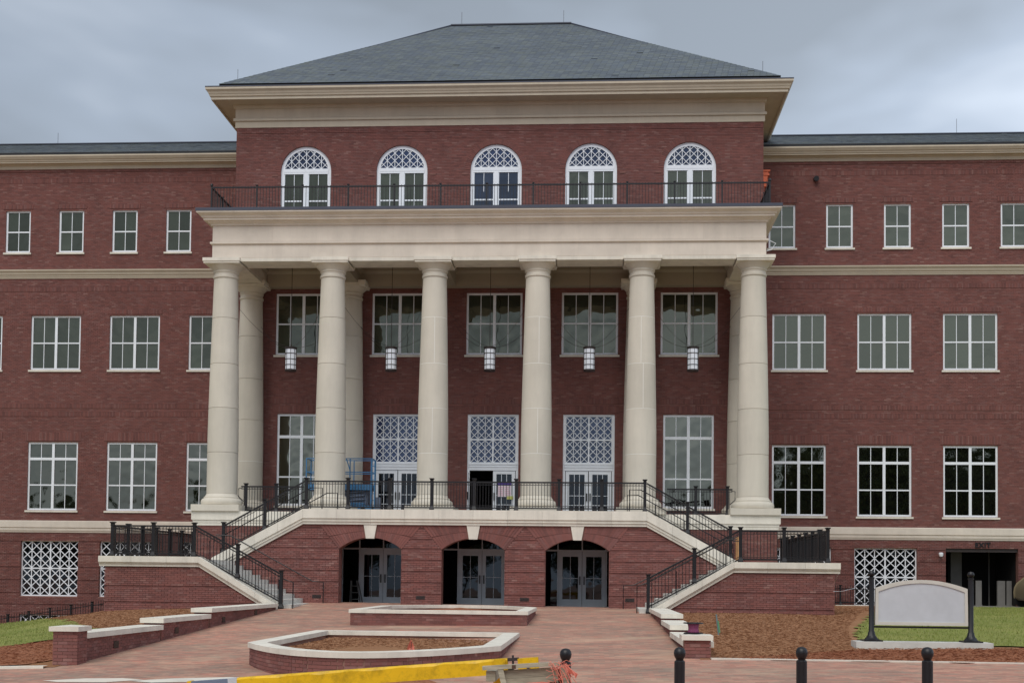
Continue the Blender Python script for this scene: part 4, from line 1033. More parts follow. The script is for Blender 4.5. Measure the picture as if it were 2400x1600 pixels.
# ------------------------------------------------------------ blue scissor lift on the portico
lf = empty('scissor_lift', (0, 0, 0), 'blue scissor lift parked on the portico behind the second column', 'scissor lift')
X0, X1, Y0, Y1 = -7.42, -4.72, 1.75, 2.6
mb = MB(); mb.box(X0+.1, X1-.05, Y0, Y1, 3.72, 4.0); mb.box(X0+.3, X1-.3, Y0+.02, Y1-.02, 4.0, 4.1); mb.build('chassis', M['blue'], lf)
for x in (X0+.35, X1-.35):
    for y in (Y0-.02, Y1-.06): MB().add(*[(lambda v, f: (v, f))(*((lambda q_: (q_.v, q_.f))(MB().tube([(x, y, 3.75), (x, y+.1, 3.75)], .16, 14))))][0]).build('wheel', M['rubber'], lf)
mb = MB()
for k in range(3):
    z_ = 4.1+k*.16
    mb.bar((X0+.3, Y0+.1, z_), (X1-.3, Y0+.1, z_+.16), .05, .06); mb.bar((X0+.3, Y0+.16, z_+.16), (X1-.3, Y0+.16, z_), .05, .06)
mb.build('scissor_arms', M['greyp'], lf)
mb = MB(); mb.box(X0, X1, Y0-.03, Y1+.03, 4.62, 4.86)
for i in range(9): mb.box(X0+.15+i*.3, X0+.28+i*.3, Y0-.045, Y0-.03, 4.72, 4.82)
mb.build('platform', M['blue'], lf)
MB().box(X0+.3, X1-.2, Y0+.2, Y1-.2, 4.05, 4.6).build('battery_cover', M['greyp'], lf)
mb = MB()
for y in (Y0, Y1):
    for z_ in (5.35, 5.90): mb.bar((X0, y, z_), (X1, y, z_), .035)
    for x in (X0, X0+.9, X1-.9, X1): mb.bar((x, y, 4.86), (x, y, 5.9), .04)
for x in (X0, X1):
    for z_ in (5.35, 5.9): mb.bar((x, Y0, z_), (x, Y1, z_), .035)
mb.bar((X1-1.06, Y0, 5.9), (X1-.9, Y0, 5.42), .035)
mb.build('guardrail', M['blue'], lf)
mb = MB()
for k in range(6): mb.bar((X1-.02, Y0, 4.2+k*.28), (X1+.12, Y0, 4.2+k*.28), .03)
mb.bar((X1+.12, Y0, 3.7), (X1+.12, Y0, 5.85), .04); mb.bar((X1-.02, Y0-.03, 3.7), (X1-.02, Y0-.03, 5.85), .05)
mb.build('access_ladder', M['blue'], lf)
tag(MB().box(-4.62, -4.42, 2.0, 2.3, ZF, 4.35).build('equipment_case', M['greyp'], None), 'pale grey upright case standing right of the blue lift', 'case')

# stepladder in the left arch
mb = MB()
for dx in (-.12, .28):
    mb.bar((-4.78+dx, -1.55, .03), (-4.86+dx*.55, -1.25, .95), .03, .05)
for k in range(3): mb.bar((-4.88+.01*k, -1.5+.08*k, .25+.25*k), (-4.56-.03*k, -1.5+.08*k, .25+.25*k), .03, .05)
mb.bar((-4.95, -.98, .03), (-4.9, -1.22, .95), .03); mb.bar((-4.5, -.98, .03), (-4.66, -1.22, .95), .03)
tag(mb.build('stepladder', M['greyconc'], None), 'small stepladder leaning in the dark of the leftmost arch', 'stepladder')

# ------------------------------------------------------------ ground
def zplaza(x, y):
    t = (-8-y)/16; t = max(-.35, min(1.62, t)); xx = max(-12, min(6.5, x)); return -.03+t*(-.575+.0265*xx)
def grid(name, xs, ys, zf, m_, label=None):
    mb = MB(); nx, ny = len(xs), len(ys)
    mb.v = [(x, y, zf(x, y)) for y in ys for x in xs]
    mb.f = [(j*nx+i, j*nx+i+1, (j+1)*nx+i+1, (j+1)*nx+i) for j in range(ny-1) for i in range(nx-1)]
    return mb.build(name, m_, None, smooth=True, kind='structure')
lerp = lambda a, b, n: [a+(b-a)*i/n for i in range(n+1)]
grid('plaza_paving', lerp(-6.2, 6.2, 12), lerp(-24.0, -3.4, 40), zplaza, M['paver'])
grid('front_paving', [-400, -60]+lerp(-30, 30, 40)+[60, 400], [-400, -60]+lerp(-48, -24.0, 30), lambda x, y: zplaza(x, max(y, -60))-.002, M['paver'])
# left lawn height field
CP = np.array([(-6.4, -8, .0), (-6.4, -14.8, -.14), (-6.4, -18.5, -.30), (-6.4, -23.5, -.74), (-6.4, -24.2, -.78), (-7.4, -24.2, -.81), (-12, -24.2, -.9), (-20, -24.2, -1.1), (-8.6, -20, -.60), (-9.6, -20, -.70), (-11.5, -16, -.75), (-13.4, -12, -.80), (-15.4, -8, -.84), (-17.3, -4, -.90), (-8.6, -12, -.20), (-20, -16, -1.05),
    (-12.05, -7.7, -.17), (-10, -7.7, -.06), (-13.6, -7.5, -.50), (-14.4, -2, -.42), (-12.3, 0, -.30), (-16.5, 0, -.60), (-17.6, 0, -.80), (-19.3, 0, -1.0), (-26, 0, -1.6), (-22, -12, -1.15), (-36, -10, -1.9), (-36, 5, -2.6),
    (-15, 6, -1.15), (-18, 7.5, -1.6), (-22, 7.5, -2.2), (-12.5, 6, -.9), (-12.3, 3, -.5), (-30, 8.7, -2.8), (-36, -24, -1.4)])
def tps_fit(P):
    n = len(P); d = np.sqrt(((P[:, None, :2]-P[None, :, :2])**2).sum(-1)); K = np.where(d > 0, d*d*np.log(d+1e-9), 0)+np.eye(n)*.3
    A = np.zeros((n+3, n+3)); A[:n, :n] = K; A[:n, n] = 1; A[:n, n+1:] = P[:, :2]; A[n, :n] = 1; A[n+1:, :n] = P[:, :2].T
    w = np.linalg.solve(A, np.concatenate([P[:, 2], np.zeros(3)]))
    def f(x, y):
        r = np.hypot(P[:, 0]-x, P[:, 1]-y); return float((w[:n]*r*r*np.log(r+1e-9)).sum()+w[n]+w[n+1]*x+w[n+2]*y)
    return f
HL0 = tps_fit(CP)
def HL(x, y): return HL0(max(x, -36), y)
def HR(x, y):
    ks = [(-24.2, -.45), (-21, -.34), (-7.5, .03), (3, .07), (60, .09)]
    for (a, za), (b, zb) in zip(ks[:-1], ks[1:]):
        if y <= b: t = max(0, (y-a)/(b-a)); return za+(zb-za)*t+.02*math.sin(x*.9)*math.cos(y*.7)*(1 if y < 3 else 0)
    return .09
GRD = HL
grid('pine_straw_bed', [-80, -50]+lerp(-36, -6.35, 60), lerp(-24.3, 8.75, 60), HL, M['mulch'])
grid('pine_straw_bed', lerp(6.35, 36, 50)+[50, 80], lerp(-24.2, 8.8, 60), HR, M['mulch'])
grid('far_ground', [-400, 400], [8.6, 400], lambda x, y: -3.2, M['grass'])
def sheet(name, poly, zf, m_, lift, step=.6, kind='structure'):
    """flat patch draped on the ground: fan triangulated with a fine grid clipped to the polygon"""
    mb = MB(); P = poly
    def inside(x, y):
        c = False; j = len(P)-1
        for i in range(len(P)):
            if (P[i][1] > y) != (P[j][1] > y) and x < (P[j][0]-P[i][0])*(y-P[i][1])/(P[j][1]-P[i][1])+P[i][0]: c = not c
            j = i
        return c
    x0, x1 = min(p[0] for p in P), max(p[0] for p in P); y0, y1 = min(p[1] for p in P), max(p[1] for p in P)
    nx, ny = int((x1-x0)/step)+2, int((y1-y0)/step)+2; idx = {}
    for j in range(ny):
        for i in range(nx):
            cx, cy = x0+i*step+step/2, y0+j*step+step/2
            if inside(cx, cy):
                q = []
                for (a, b) in ((i, j), (i+1, j), (i+1, j+1), (i, j+1)):
                    if (a, b) not in idx:
                        X, Y = x0+a*step, y0+b*step; jx = .12*math.sin(a*.37*step/.16+b*.9); jy = .12*math.cos(a*.73-b*.41)
                        idx[(a, b)] = len(mb.v); mb.v.append((X+jx, Y+jy, zf(X+jx, Y+jy)+lift))
                    q.append(idx[(a, b)])
                mb.f.append(tuple(q))
    return mb.build(name, m_, None, smooth=True, kind=kind)
grassL = [(-8.2, -17.3), (-8.7, -18.6), (-9.7, -19.7), (-14, -20.6), (-36, -21), (-36, 3), (-22, 2.5), (-18.9, 1), (-17.5, -.2), (-15.2, -4), (-13.4, -8), (-11.4, -11.2), (-9.6, -14.5)]
grassR = [(10.4, -20.4), (10.5, -18.5), (11.0, -16), (11.9, -12.5), (13.6, -6), (16.0, 0), (18.2, 4), (20, 6.0), (36, 6.2), (36, -20.2), (20, -20.5), (14, -20.3)]
sheet('lawn', grassL, HL, M['grass'], .03, .16); sheet('lawn', grassR, HR, M['grass'], .03, .16)
frontR = [(7.0, -24.1), (36, -24.2), (36, -20.6), (14, -20.8), (12.5, -21.3), (10.0, -21.6), (8.6, -22.6)]
frontL = [(-6.9, -23.9), (-36, -23.9), (-36, -21.3), (-14, -20.9), (-9.8, -20.0), (-8.4, -19), (-7.4, -19.6), (-7.0, -22)]
sheet('red_mulch_bed', frontR, HR, M['clay'], .02, .2); sheet('red_mulch_bed', frontL, HL, M['clay'], .02, .2)
# light stone edging band along the beds, and driveway
MB().add([(x, y, (HR(x, -24.2)+.03 if x > 0 else 0)) for x, y in [(6.55, -24.25), (36, -24.25), (36, -24.05), (6.55, -24.05)]]+[(x, y, -1) for x, y in [(6.55, -24.25), (36, -24.25), (36, -24.05), (6.55, -24.05)]], [(0, 1, 2, 3), (0, 4, 5, 1), (3, 2, 6, 7)]).build('edging_band', M['stone'], None, kind='structure')
def strip(pts, m_, name='concrete_band', lift=.006):
    MB().add([(x, y, zplaza(x, y)+lift) for x, y in pts], [tuple(range(len(pts)))]).build(name, m_, None, kind='structure')
kb = MB(); xs_k = [-6.5-.9*i for i in range(34)]
for a, b in zip(xs_k[:-1], xs_k[1:]):
    za, zb = HL(a, -24.3)+.035, HL(b, -24.3)+.035
    kb.add([(a-.004, -24.46, za-.4), (b+.004, -24.46, zb-.4), (b+.004, -24.46, zb), (a-.004, -24.46, za), (a-.004, -24.24, za), (b+.004, -24.24, zb)], [(0, 3, 2, 1), (3, 4, 5, 2)])
kb.build('kerb', M['stone_w'], None, kind='structure')
strip([(-7.4, -24.5), (-36, -24.5), (-36, -27.5), (-12.5, -26.4), (-9.4, -25.7), (-8.1, -25.1)], M['concrete'])
strip([(-5.6, -26.5), (-4.9, -26.25), (-4.2, -26.3), (-3.7, -26.6), (-4.3, -26.9), (-5.2, -26.75)], M['stone'])
strip([(-3.9, -26.75), (-3.2, -26.45), (-2.2, -26.4), (-1.8, -26.55), (-2.4, -27.0), (-3.4, -27.05)], M['stone_w'])
MB().box(19.4, 60, 6.2, 8.8, -.3, .12).build('driveway', M['greyconc'], None, kind='structure')
MB().box(15.0, 19.6, 7.75, 8.1, -.2, .10).build('kerb', M['stone_w'], None, kind='structure')

# scattered blades and straws
def scatter(name, poly, zf, m_, n, size, lift, upright):
    P = np.array(poly); x0, x1 = P[:, 0].min(), P[:, 0].max(); y0, y1 = P[:, 1].min(), P[:, 1].max()
    x0 = max(x0, -24); x1 = min(x1, 24)
    mb = MB(); k = 0; tries = 0
    while k < n and tries < n*4:
        tries += 1; x, y = random.uniform(x0, x1), random.uniform(y0, y1)
        c = False; j = len(P)-1
        for i in range(len(P)):
            if (P[i][1] > y) != (P[j][1] > y) and x < (P[j][0]-P[i][0])*(y-P[i][1])/(P[j][1]-P[i][1])+P[i][0]: c = not c
            j = i
        if not c: continue
        k += 1; z = zf(x, y)+lift; a = random.uniform(0, 6.28); s_ = size*random.uniform(.6, 1.3)
        if upright:
            w = .012; dx, dy = math.cos(a), math.sin(a); lx, ly = random.uniform(-.5, .5)*s_, random.uniform(-.5, .5)*s_
            mb.add([(x-dx*w, y-dy*w, z), (x+dx*w, y+dy*w, z), (x+lx, y+ly, z+s_)], [(0, 1, 2)])
        else:
            w = .006; dx, dy = math.cos(a)*s_, math.sin(a)*s_; zz = random.uniform(0, .03)
            mb.add([(x-dx, y-dy, z+zz), (x-dy*.06, y+dx*.06, z+zz+.012), (x+dx, y+dy, z+random.uniform(0, .03)), (x+dy*.06, y-dx*.06, z+zz)], [(0, 1, 2, 3)])
    return mb.build(name, m_, None, kind='stuff')
strawR = [(6.7, -23.9), (8, -23.8), (10.2, -21.4), (10.4, -18), (11.2, -14), (13.4, -5), (15.5, 2), (12.2, 3), (12.2, -7.7), (6.8, -7.8)]
strawL = [(-6.7, -8), (-12, -7.9), (-12.4, 2), (-16.5, 0), (-17, -1), (-13.5, -7.6), (-11.4, -12), (-7, -18)]
o = scatter('grass_blades', grassR, HR, M['blade'], 26000, .06, .025, True); tag(o, 'short mown grass around and behind the blank sign', 'grass')
o = scatter('grass_blades', grassL, HL, M['blade'], 16000, .06, .025, True); tag(o, 'short mown grass on the slope left of the brick pier', 'grass')
o = scatter('pine_straw', strawR, HR, M['straw'], 30000, .055, .0, False); tag(o, 'orange pine straw in the bed below the right staircase wall', 'pine straw')
o = scatter('pine_straw', strawL, HL, M['straw'], 18000, .055, .0, False); tag(o, 'orange pine straw in the bed below the left staircase wall', 'pine straw')
PLN = [(-2.1, -18.4), (-2.1, -24), (-1.2, -25.9), (0, -26.6), (1.2, -25.9), (2.1, -24), (2.1, -18.4)]
o = scatter('pine_straw', PLN, lambda x, y: -.24-.05-.15*max(abs(x)/2.2, abs(y+22.4)/4.4), M['straw'], 7000, .055, .0, False); tag(o, 'pine straw scattered inside the nearer brick planter', 'pine straw')
o = scatter('mulch_scatter', frontR, HR, M['clay'], 14000, .06, .02, False); tag(o, 'red brown mulch in front of the blank sign', 'mulch')
o = scatter('mulch_scatter', frontL, HL, M['clay'], 9000, .06, .02, False); tag(o, 'red brown mulch left of the brick pier', 'mulch')

# ------------------------------------------------------------ brick pieces for low walls and planters
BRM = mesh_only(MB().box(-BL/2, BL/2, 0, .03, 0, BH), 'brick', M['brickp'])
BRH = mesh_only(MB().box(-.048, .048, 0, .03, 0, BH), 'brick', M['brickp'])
class Bricks:
    def __init__(s, parent): s.p = parent; s.n = 0; s.rest = MB()
    def put(s, x, y, z, ang, half=False):
        L_ = (.096 if half else BL)
        if s.n < 298:
            inst('brick', BRH if half else BRM, s.p, (x, y, z), (0, 0, ang)); s.n += 1
        else:
            c, sn = math.cos(ang), math.sin(ang); q = []
            for zz in (z, z+BH):
                for lx, ly in ((-L_/2, 0), (L_/2, 0), (L_/2, .03), (-L_/2, .03)): q.append((x+lx*c-ly*sn, y+lx*sn+ly*c, zz))
            s.rest.add(q, [(0, 1, 5, 4), (1, 2, 6, 5), (4, 5, 6, 7), (3, 0, 4, 7), (0, 3, 2, 1)], random.random())
    def run(s, a, b, zb, zt_):
        """bricks on a face from a to b (plan); outward is right of travel... face line given directly"""
        L_ = math.hypot(b[0]-a[0], b[1]-a[1]); ang = math.atan2(b[1]-a[1], b[0]-a[0]); d = ((b[0]-a[0])/L_, (b[1]-a[1])/L_); p = BL+J
        r = 0; z = zt_-BH-J/2
        while z > zb-BH:
            x = (-p/2 if r % 2 else 0)
            while x < L_-.02:
                xa, xb = max(0, x+J/2), min(L_, x+p-J/2)
                if xb-xa > .15: c = (xa+xb)/2; s.put(a[0]+d[0]*c, a[1]+d[1]*c, z, ang)
                elif xb-xa > .06: c = (xa+xb)/2; s.put(a[0]+d[0]*c, a[1]+d[1]*c, z, ang, True)
                x += p
            z -= BH+J; r += 1
    def done(s):
        if s.rest.v: s.rest.build('brickwork', M['brick_lit'], s.p, kind='stuff')

# low stepped garden walls with piers
for s in (-1, 1):
    side = 'left' if s < 0 else 'right'
    gw = empty('garden_wall', (0, 0, 0), 'low stepped brick wall with pale coping along the %s edge of the plaza, ending in a pier' % side, 'wall', 'stepped walls either side of the plaza')
    segs = [(-7.75, -14.85, .18), (-14.95, -18.7, .02), (-18.75, -23.35, -.14)]
    core = MB(); B_ = Bricks(gw)
    pf = (s*6.06, s*6.55)
    # pier
    px0, px1, py0, py1 = min(pf), max(pf), -23.95, -23.4
    core.box(px0+.012, px1-.012, py0+.012, py1-.012, -1.2, -.09)
    B_.run((px0, py0), (px1, py0), -.95, -.09)
    xin = s*6.06
    if s < 0: B_.run((xin, py0), (xin, py1), -.95, -.09)
    for (ya, yb, zt_) in segs:
        core.box(s*6.17, s*6.60, yb, ya, -1.2, zt_-.12)
        if s < 0: B_.run((s*6.158, yb), (s*6.158, ya), zplaza(s*6.1, yb)-.05, zt_-.12)
        else: B_.run((s*6.158, ya), (s*6.158, yb), zplaza(s*6.1, yb)-.05, zt_-.12)
        B_.run((min(s*6.17, s*6.6), yb-.012), (max(s*6.17, s*6.6), yb-.012), zt_-.3, zt_-.12)
        n = 3 if ya-yb > 5 else 2
        for i in range(n):
            a, b = ya+(yb-ya)*i/n, ya+(yb-ya)*(i+1)/n
            mb = MB(); xa, xb = sorted((s*6.09, s*6.68)); mb.box(xa, xb, b+.002-(.06 if i == n-1 else 0), a-.004, zt_-.115, zt_); mb.build('coping_stone', M['stone_w'], gw)
    MB().box(px0-.06, px1+.06, py0-.06, py1+.06, -.09, .005).add([(px0-.06, py0-.06, .005), (px1+.06, py0-.06, .005), (px1+.06, py1+.06, .005), (px0-.06, py1+.06, .005), ((px0+px1)/2, (py0+py1)/2, .035)], [(0, 1, 4), (1, 2, 4), (2, 3, 4), (3, 0, 4)]).build('pier_cap', M['stone_w'], gw)
    for y_, z_ in ((-21.6, -.47), (-17.6, -.32), (-13.6, -.17), (-10.2, -.06)):
        MB().box(s*6.145, s*6.20, y_-.14, y_+.14, z_-.075, z_+.075).build('recessed_light', M['black'], gw)
    core.build('wall_core', M['mortar_light'], gw); B_.done()

# planters
def dshape(hw, yb, ys, yp, n=14):
    """straight edge at yb, sides to ys, bulging to yp"""
    pts = [(-hw, yb), (-hw, ys)]
    for i in range(1, n): t = i/n; x = -hw+2*hw*t; pts.append((x, ys+(yp-ys)*(1-(2*t-1)**2)))
    pts += [(hw, ys), (hw, yb)]
    return pts
def inset(pts, d):
    n = len(pts); out_ = []; A = sum(pts[i][0]*pts[(i+1) % n][1]-pts[(i+1) % n][0]*pts[i][1] for i in range(n)); sg = 1 if A > 0 else -1
    for i in range(n):
        a, b, c = Vector(pts[i-1]), Vector(pts[i]), Vector(pts[(i+1) % n]); d1 = (b-a).normalized(); d2 = (c-b).normalized()
        n1 = Vector((-d1.y, d1.x))*sg; n2 = Vector((-d2.y, d2.x))*sg; m_ = (n1+n2)/(1+n1.dot(n2)); out_.append((b.x+m_.x*d, b.y+m_.y*d))
    return out_
def planter(label, outer, ztop_, soil_m, cx):
    pl_ = empty('planter', (0, 0, 0), label, 'planter', 'brick planters in the plaza')
    outer = [(x+cx, y) for x, y in outer]; inn = inset(outer, .36); bo = inset(outer, .035); bi_ = inset(outer, .30); n = len(outer)
    # coping stones between consecutive vertices
    for i in range(n):
        j = (i+1) % n; q = [outer[i], outer[j], inn[j], inn[i]]; MB().prismz(q if True else q, ztop_-.10, ztop_).build('coping_stone', M['stone_w'], pl_)
    core = MB(); bo2 = inset(outer, .047)
    for i in range(n):
        j = (i+1) % n; q = [bo2[i], bo2[j], bi_[j], bi_[i]]; core.prismz(q, -1.3, ztop_-.10)
    core.build('wall_core', M['mortar_light'], pl_)
    B_ = Bricks(pl_)
    order = sorted(range(n), key=lambda i: (bo[i][1]+bo[(i+1) % n][1]))
    A = sum(outer[i][0]*outer[(i+1) % n][1]-outer[(i+1) % n][0]*outer[i][1] for i in range(n))
    for i in order:
        a, b = bo[i], bo[(i+1) % n]
        if A < 0: a, b = b, a
        B_.run(a, b, min(zplaza(*a), zplaza(*b))-.06, ztop_-.10)
    B_.done()
    so = MB(); c = (sum(p[0] for p in inn)/n, sum(p[1] for p in inn)/n); so.v = [(c[0], c[1], ztop_-.05)]+[(p[0], p[1], ztop_-.20) for p in bi_]; so.f = [(0, i+1, (i+1) % n+1) for i in range(n)]
    so.build('soil', soil_m, pl_)
    return pl_
planter('nearer brick planter with curved front, pale coping and an orange flag in it', dshape(2.5, -18.0, -24.2, -27.1), -.24, M['mulch'], 0)
planter('farther brick planter with straight front edge, just before the arches', dshape(2.5, -14.0, -8.6, -6.2), .18, M['clay'], 0)

# small marker flags
def flag(x, y, z, label, h=.22):
    f_ = empty('marker_flag', (x, y, z), label, 'marker flag', 'orange marker flags')
    MB().tube([(0, 0, 0), (.01, 0, h)], .006, 5).build('wire', M['bronze'], f_)
    MB().add([(-.085, -.01, .02), (.075, .02, .03), (.06, .03, h*.6), (.0, .0, h+.05), (-.05, -.02, h*.7), (-.02, .04, .1)], [(0, 1, 5), (1, 2, 5), (2, 3, 5), (3, 4, 5), (4, 0, 5)]).build('flag', M['orange'], f_)
flag(.75, -24.3, -.40, 'orange marker flag stuck in the nearer planter')
flag(-7.35, -21.8, HL(-7.35, -21.8), 'orange marker flag in the red mulch left of the left pier', .16)

# spool of twine on the right pier
sp = empty('cable_spool', (6.25, -23.68, .02), 'magenta twine spool with black flanges sitting on the right pier cap', 'spool')
MB().lathe([(.06, 0), (.19, .0), (.195, .015), (.17, .03)], 18).build('flange', M['black'], sp); MB().lathe([(.17, .20), (.20, .205), (.195, .225), (.06, .23)], 18).build('flange', M['black'], sp)
MB().lathe([(.12, .03), (.105, .06), (.10, .11), (.105, .16), (.12, .20)], 18).build('twine', M['magenta'], sp, smooth=True)
# utility stake
sk = empty('utility_stake', (7.3, -18, HR(7.3, -18)), 'leaning grey stake with green ribbon in the pine straw bed', 'stake')
MB().bar((.02, 0, -.1), (-.05, 0, .52), .035).build('stake', M['brass'], sk); MB().bar((.03, -.03, .08), (-.01, -.03, .36), .035, .01).build('ribbon', M['green'], sk)

# ------------------------------------------------------------ blank sign
sg = empty('monument_sign', (11.33, -21, -.19), 'blank pale sign panel with arched top between two black ball-topped posts', 'sign')
ft = MB().box(-1.43, 1.44, -.28, .28, -.30, 0); ft.build('footing', M['concrete'], sg)
def fl(x): return .98+.185*math.cos(x/1.0*math.pi/2.2)*1.0-.0
topx = [(-.97+1.94*i/16) for i in range(17)]; arc = lambda x: 1.14+.19*(1-(x/.98)**2)
po = [(-.98, .35)]+[(.98, .35)]+[(x, arc(x)) for x in reversed(topx)]
pin = [(-.915, .42)]+[(.915, .42)]+[(x*.938, arc(x)-.075) for x in reversed(topx)]
mb = MB(); n = len(po)
vs = [(x, -.05, z) for x, z in po]+[(x, -.05, z) for x, z in pin]+[(x, .05, z) for x, z in po]+[(x, -.025, z) for x, z in pin]
fs = []
for i in range(n):
    j = (i+1) % n; fs += [(i, j, n+j, n+i), (i, 2*n+i, 2*n+j, j), (n+i, n+j, 3*n+j, 3*n+i)]
fs.append(tuple(range(2*n, 3*n)))
mb.add(vs, fs); mb.build('sign_frame', M['signframe'], sg)
MB().add([(x, -.027, z) for x, z in pin], [tuple(range(n))]).build('sign_panel', M['signface'], sg)
MB().box(-1.02, 1.02, -.02, .02, .29, .33).build('cross_bar', M['black'], sg)
for x in (-1.05, 1.05):
    mb = MB().lathe([(.17, 0), (.17, .035), (.15, .045), (.12, .08), (.085, .13), (.07, .20), (.058, .22), (.056, 1.34), (.066, 1.35), (.066, 1.375), (.04, 1.385)], 8)
    mb.lathe([(.02, 1.38), (.05, 1.395), (.072, 1.43), (.074, 1.45), (.072, 1.47), (.05, 1.505), (.0, 1.52)], 16); mb.box(x*0-.20, .20, -.2, .2, 0, .03)
    mb.build('sign_post', M['black'], sg, smooth=True, autos=35, loc=(x, 0, 0))

# ------------------------------------------------------------ bollards
bm = MB().lathe([(.09, 0), (.09, .04), (.074, .05), (.074, .71), (.06, .725), (.05, .73), (.055, .745)], 20); bm.lathe([(.03, .73), (.055, .745), (.076, .785), (.083, .825), (.076, .865), (.055, .895), (.025, .907), (.0, .91)], 20)
BM = mesh_only(bm, 'bollard', M['black'], True); BM.set_sharp_from_angle(angle=math.radians(40))
bl_lab = ['black ball-topped bollard behind the orange netting, leftmost of its row', 'black ball-topped bollard in front of the right plaza pier', 'black ball-topped bollard before the pine straw, third from left', 'black ball-topped bollard in front of the blank sign']
for i, (x, zt_) in enumerate(((3.90, .095), (5.48, .135), (7.15, .165), (8.85, .185))):
    b_ = bpy.data.objects.new('bollard', BM); C.objects.link(b_); b_.location = (x, -31, zt_-.91); tag(b_, bl_lab[i], 'bollard', 'row of black bollards')

# ------------------------------------------------------------ yellow barrier arm
ya = empty('barrier_arm', (0, 0, 0), 'long yellow painted barrier arm across the foreground with grey end', 'barrier')
a0, a1 = Vector((.78, -36.3, -.03)), Vector((3.45, -36.3, .20)); dv = (a1-a0).normalized(); nv = Vector((-dv.z, 0, dv.x))
mb = MB()
def along(t, w): p = a0+dv*t; return p+nv*w
Lb = (a1-a0).length
segs_ = 26; vs = []; fs = []
for i in range(segs_+1):
    t = Lb*i/segs_; dd = .006*math.sin(i*1.3)+.004*math.sin(i*2.9)
    for w, y in ((-.075, -.05), (.055+dd, -.052), (.075, -.035), (.075, .05), (-.075, .05)): p = along(t, w); vs.append((p.x, p.y+y, p.z))
for i in range(segs_):
    for j in range(5): fs.append((i*5+j, i*5+(j+1) % 5, (i+1)*5+(j+1) % 5, (i+1)*5+j))
fs += [(0, 1, 2, 3, 4), tuple(segs_*5+j for j in (4, 3, 2, 1, 0))]
mb.add(vs, fs); mb.build('arm', M['yellow'], ya)
mb = MB(); mb.bar(a1-dv*.13+Vector((0, -.06, 0)), a1-dv*.02+Vector((0, -.06, 0)), .03, .155, (0, 0, 1)); mb.build('bracket', M['yellow'], ya)
mb = MB(); mb.bar(a1+dv*.10, a1+dv*.30, .10, .13, (0, 0, 1)); mb.build('end_block', M['yellow'], ya)
mb = MB(); mb.bar(a1-dv*.02+nv*.06, a1+dv*.11+nv*.06, .05, .03, (0, 0, 1)); mb.bar(a1+dv*.045-nv*.08, a1+dv*.055+nv*.10, .02, .03); mb.build('pivot_pin', M['bronze'], ya); MB().tube([tuple(a1+dv*.2+Vector((0, -.045, -.02))), tuple(a1+dv*.2+Vector((0, -.07, -.02)))], .018, 8).build('bolt_head', M['bronze'], ya)
mb = MB(); mb.bar(a0-dv*.46, a0-dv*.09, .10, .14, (0, 0, 1)); mb.build('grey_end', M['greyp'], ya)
mb = MB(); mb.bar(a0-dv*.09, a0+dv*.0, .105, .15, (0, 0, 1)); mb.build('worn_collar', M['signface'], ya)
mb = MB(); mb.bar(a0-dv*.50, a0-dv*.46, .10, .15, (0, 0, 1)); mb.build('end_cap', M['yellow'], ya)
mb = MB(); mb.box(.95, 1.07, -36.2, -36.08, zplaza(1, -36), -.02); mb.box(3.3, 3.42, -36.2, -36.08, zplaza(3, -36), .12); mb.build('support_post', M['yellow'], ya)

# wooden barricade with orange netting
wb = empty('wooden_barricade', (0, 0, 0), 'weathered wooden trestle barricade beside the end of the yellow arm', 'barricade')
yb = -37.0; XX = lambda u: 4.267+(u-1386)/254+.02; ZZ = lambda v: 1.035-(v-1360.5)/253.5
MB().bar((XX(1126), yb, ZZ(1566)), (XX(1306), yb, ZZ(1553)), .09, .035, (0, 0, 1)).build('top_plank', M['wood'], wb)
MB().bar((XX(1170), yb+.03, ZZ(1581)), (XX(1302), yb+.03, ZZ(1571)), .03, .075, (0, 0, 1)).build('plank', M['wood'], wb)
MB().bar((XX(1170), yb+.03, ZZ(1600)), (XX(1302), yb+.03, ZZ(1590)), .03, .07, (0, 0, 1)).build('plank', M['wood'], wb)
MB().bar((XX(1168), yb-.02, ZZ(1567)), (XX(1200), yb-.12, ZZ(1690)), .05, .035).build('leg', M['wood'], wb)
MB().bar((XX(1312), yb-.02, ZZ(1556)), (XX(1346), yb-.12, ZZ(1690)), .055, .035).build('leg', M['wood'], wb)
MB().bar((XX(1190), yb+.08, ZZ(1567)), (XX(1186), yb+.3, ZZ(1790)), .05, .035).build('leg', M['wood'], wb)
MB().bar((XX(1308), yb+.08, ZZ(1567)), (XX(1300), yb+.3, ZZ(1790)), .05, .035).build('leg', M['wood_d'], wb)
MB().bar((XX(1200), yb-.12, ZZ(1688)), (XX(1214), yb-.16, ZZ(1830)), .05, .035).build('leg', M['wood'], wb); MB().bar((XX(1346), yb-.12, ZZ(1688)), (XX(1372), yb-.16, ZZ(1830)), .055, .035).build('leg', M['wood'], wb)
mb = MB(); mb.box(XX(1134), XX(1156), yb+.0, yb+.5, ZZ(1597), ZZ(1573)); mb.build('beam_end', M['wood'], wb)
mb = MB(); mb.box(XX(1284), XX(1300), yb-.01, yb+.012, ZZ(1610), ZZ(1595)); mb.box(XX(1195), XX(1204), yb-.05, yb+.03, ZZ(1566), ZZ(1557)); mb.build('bracket', M['wood_d'], wb)
mb = MB(); R_ = random.Random(3)
for i in range(15):
    u0 = 1266+R_.uniform(0, 58); v0 = 1550+R_.uniform(-4, 6); pts = []; du = R_.uniform(.25, .8); ln = R_.uniform(22, 62)
    for k in range(6): t = k/5; pts.append((XX(u0+du*ln*t+2*math.sin(k+i)), yb-.06-.03*math.sin(t*3+i)-.05*t, ZZ(v0+ln*t**1.2)))
    mb.tube(pts, .003, 4)
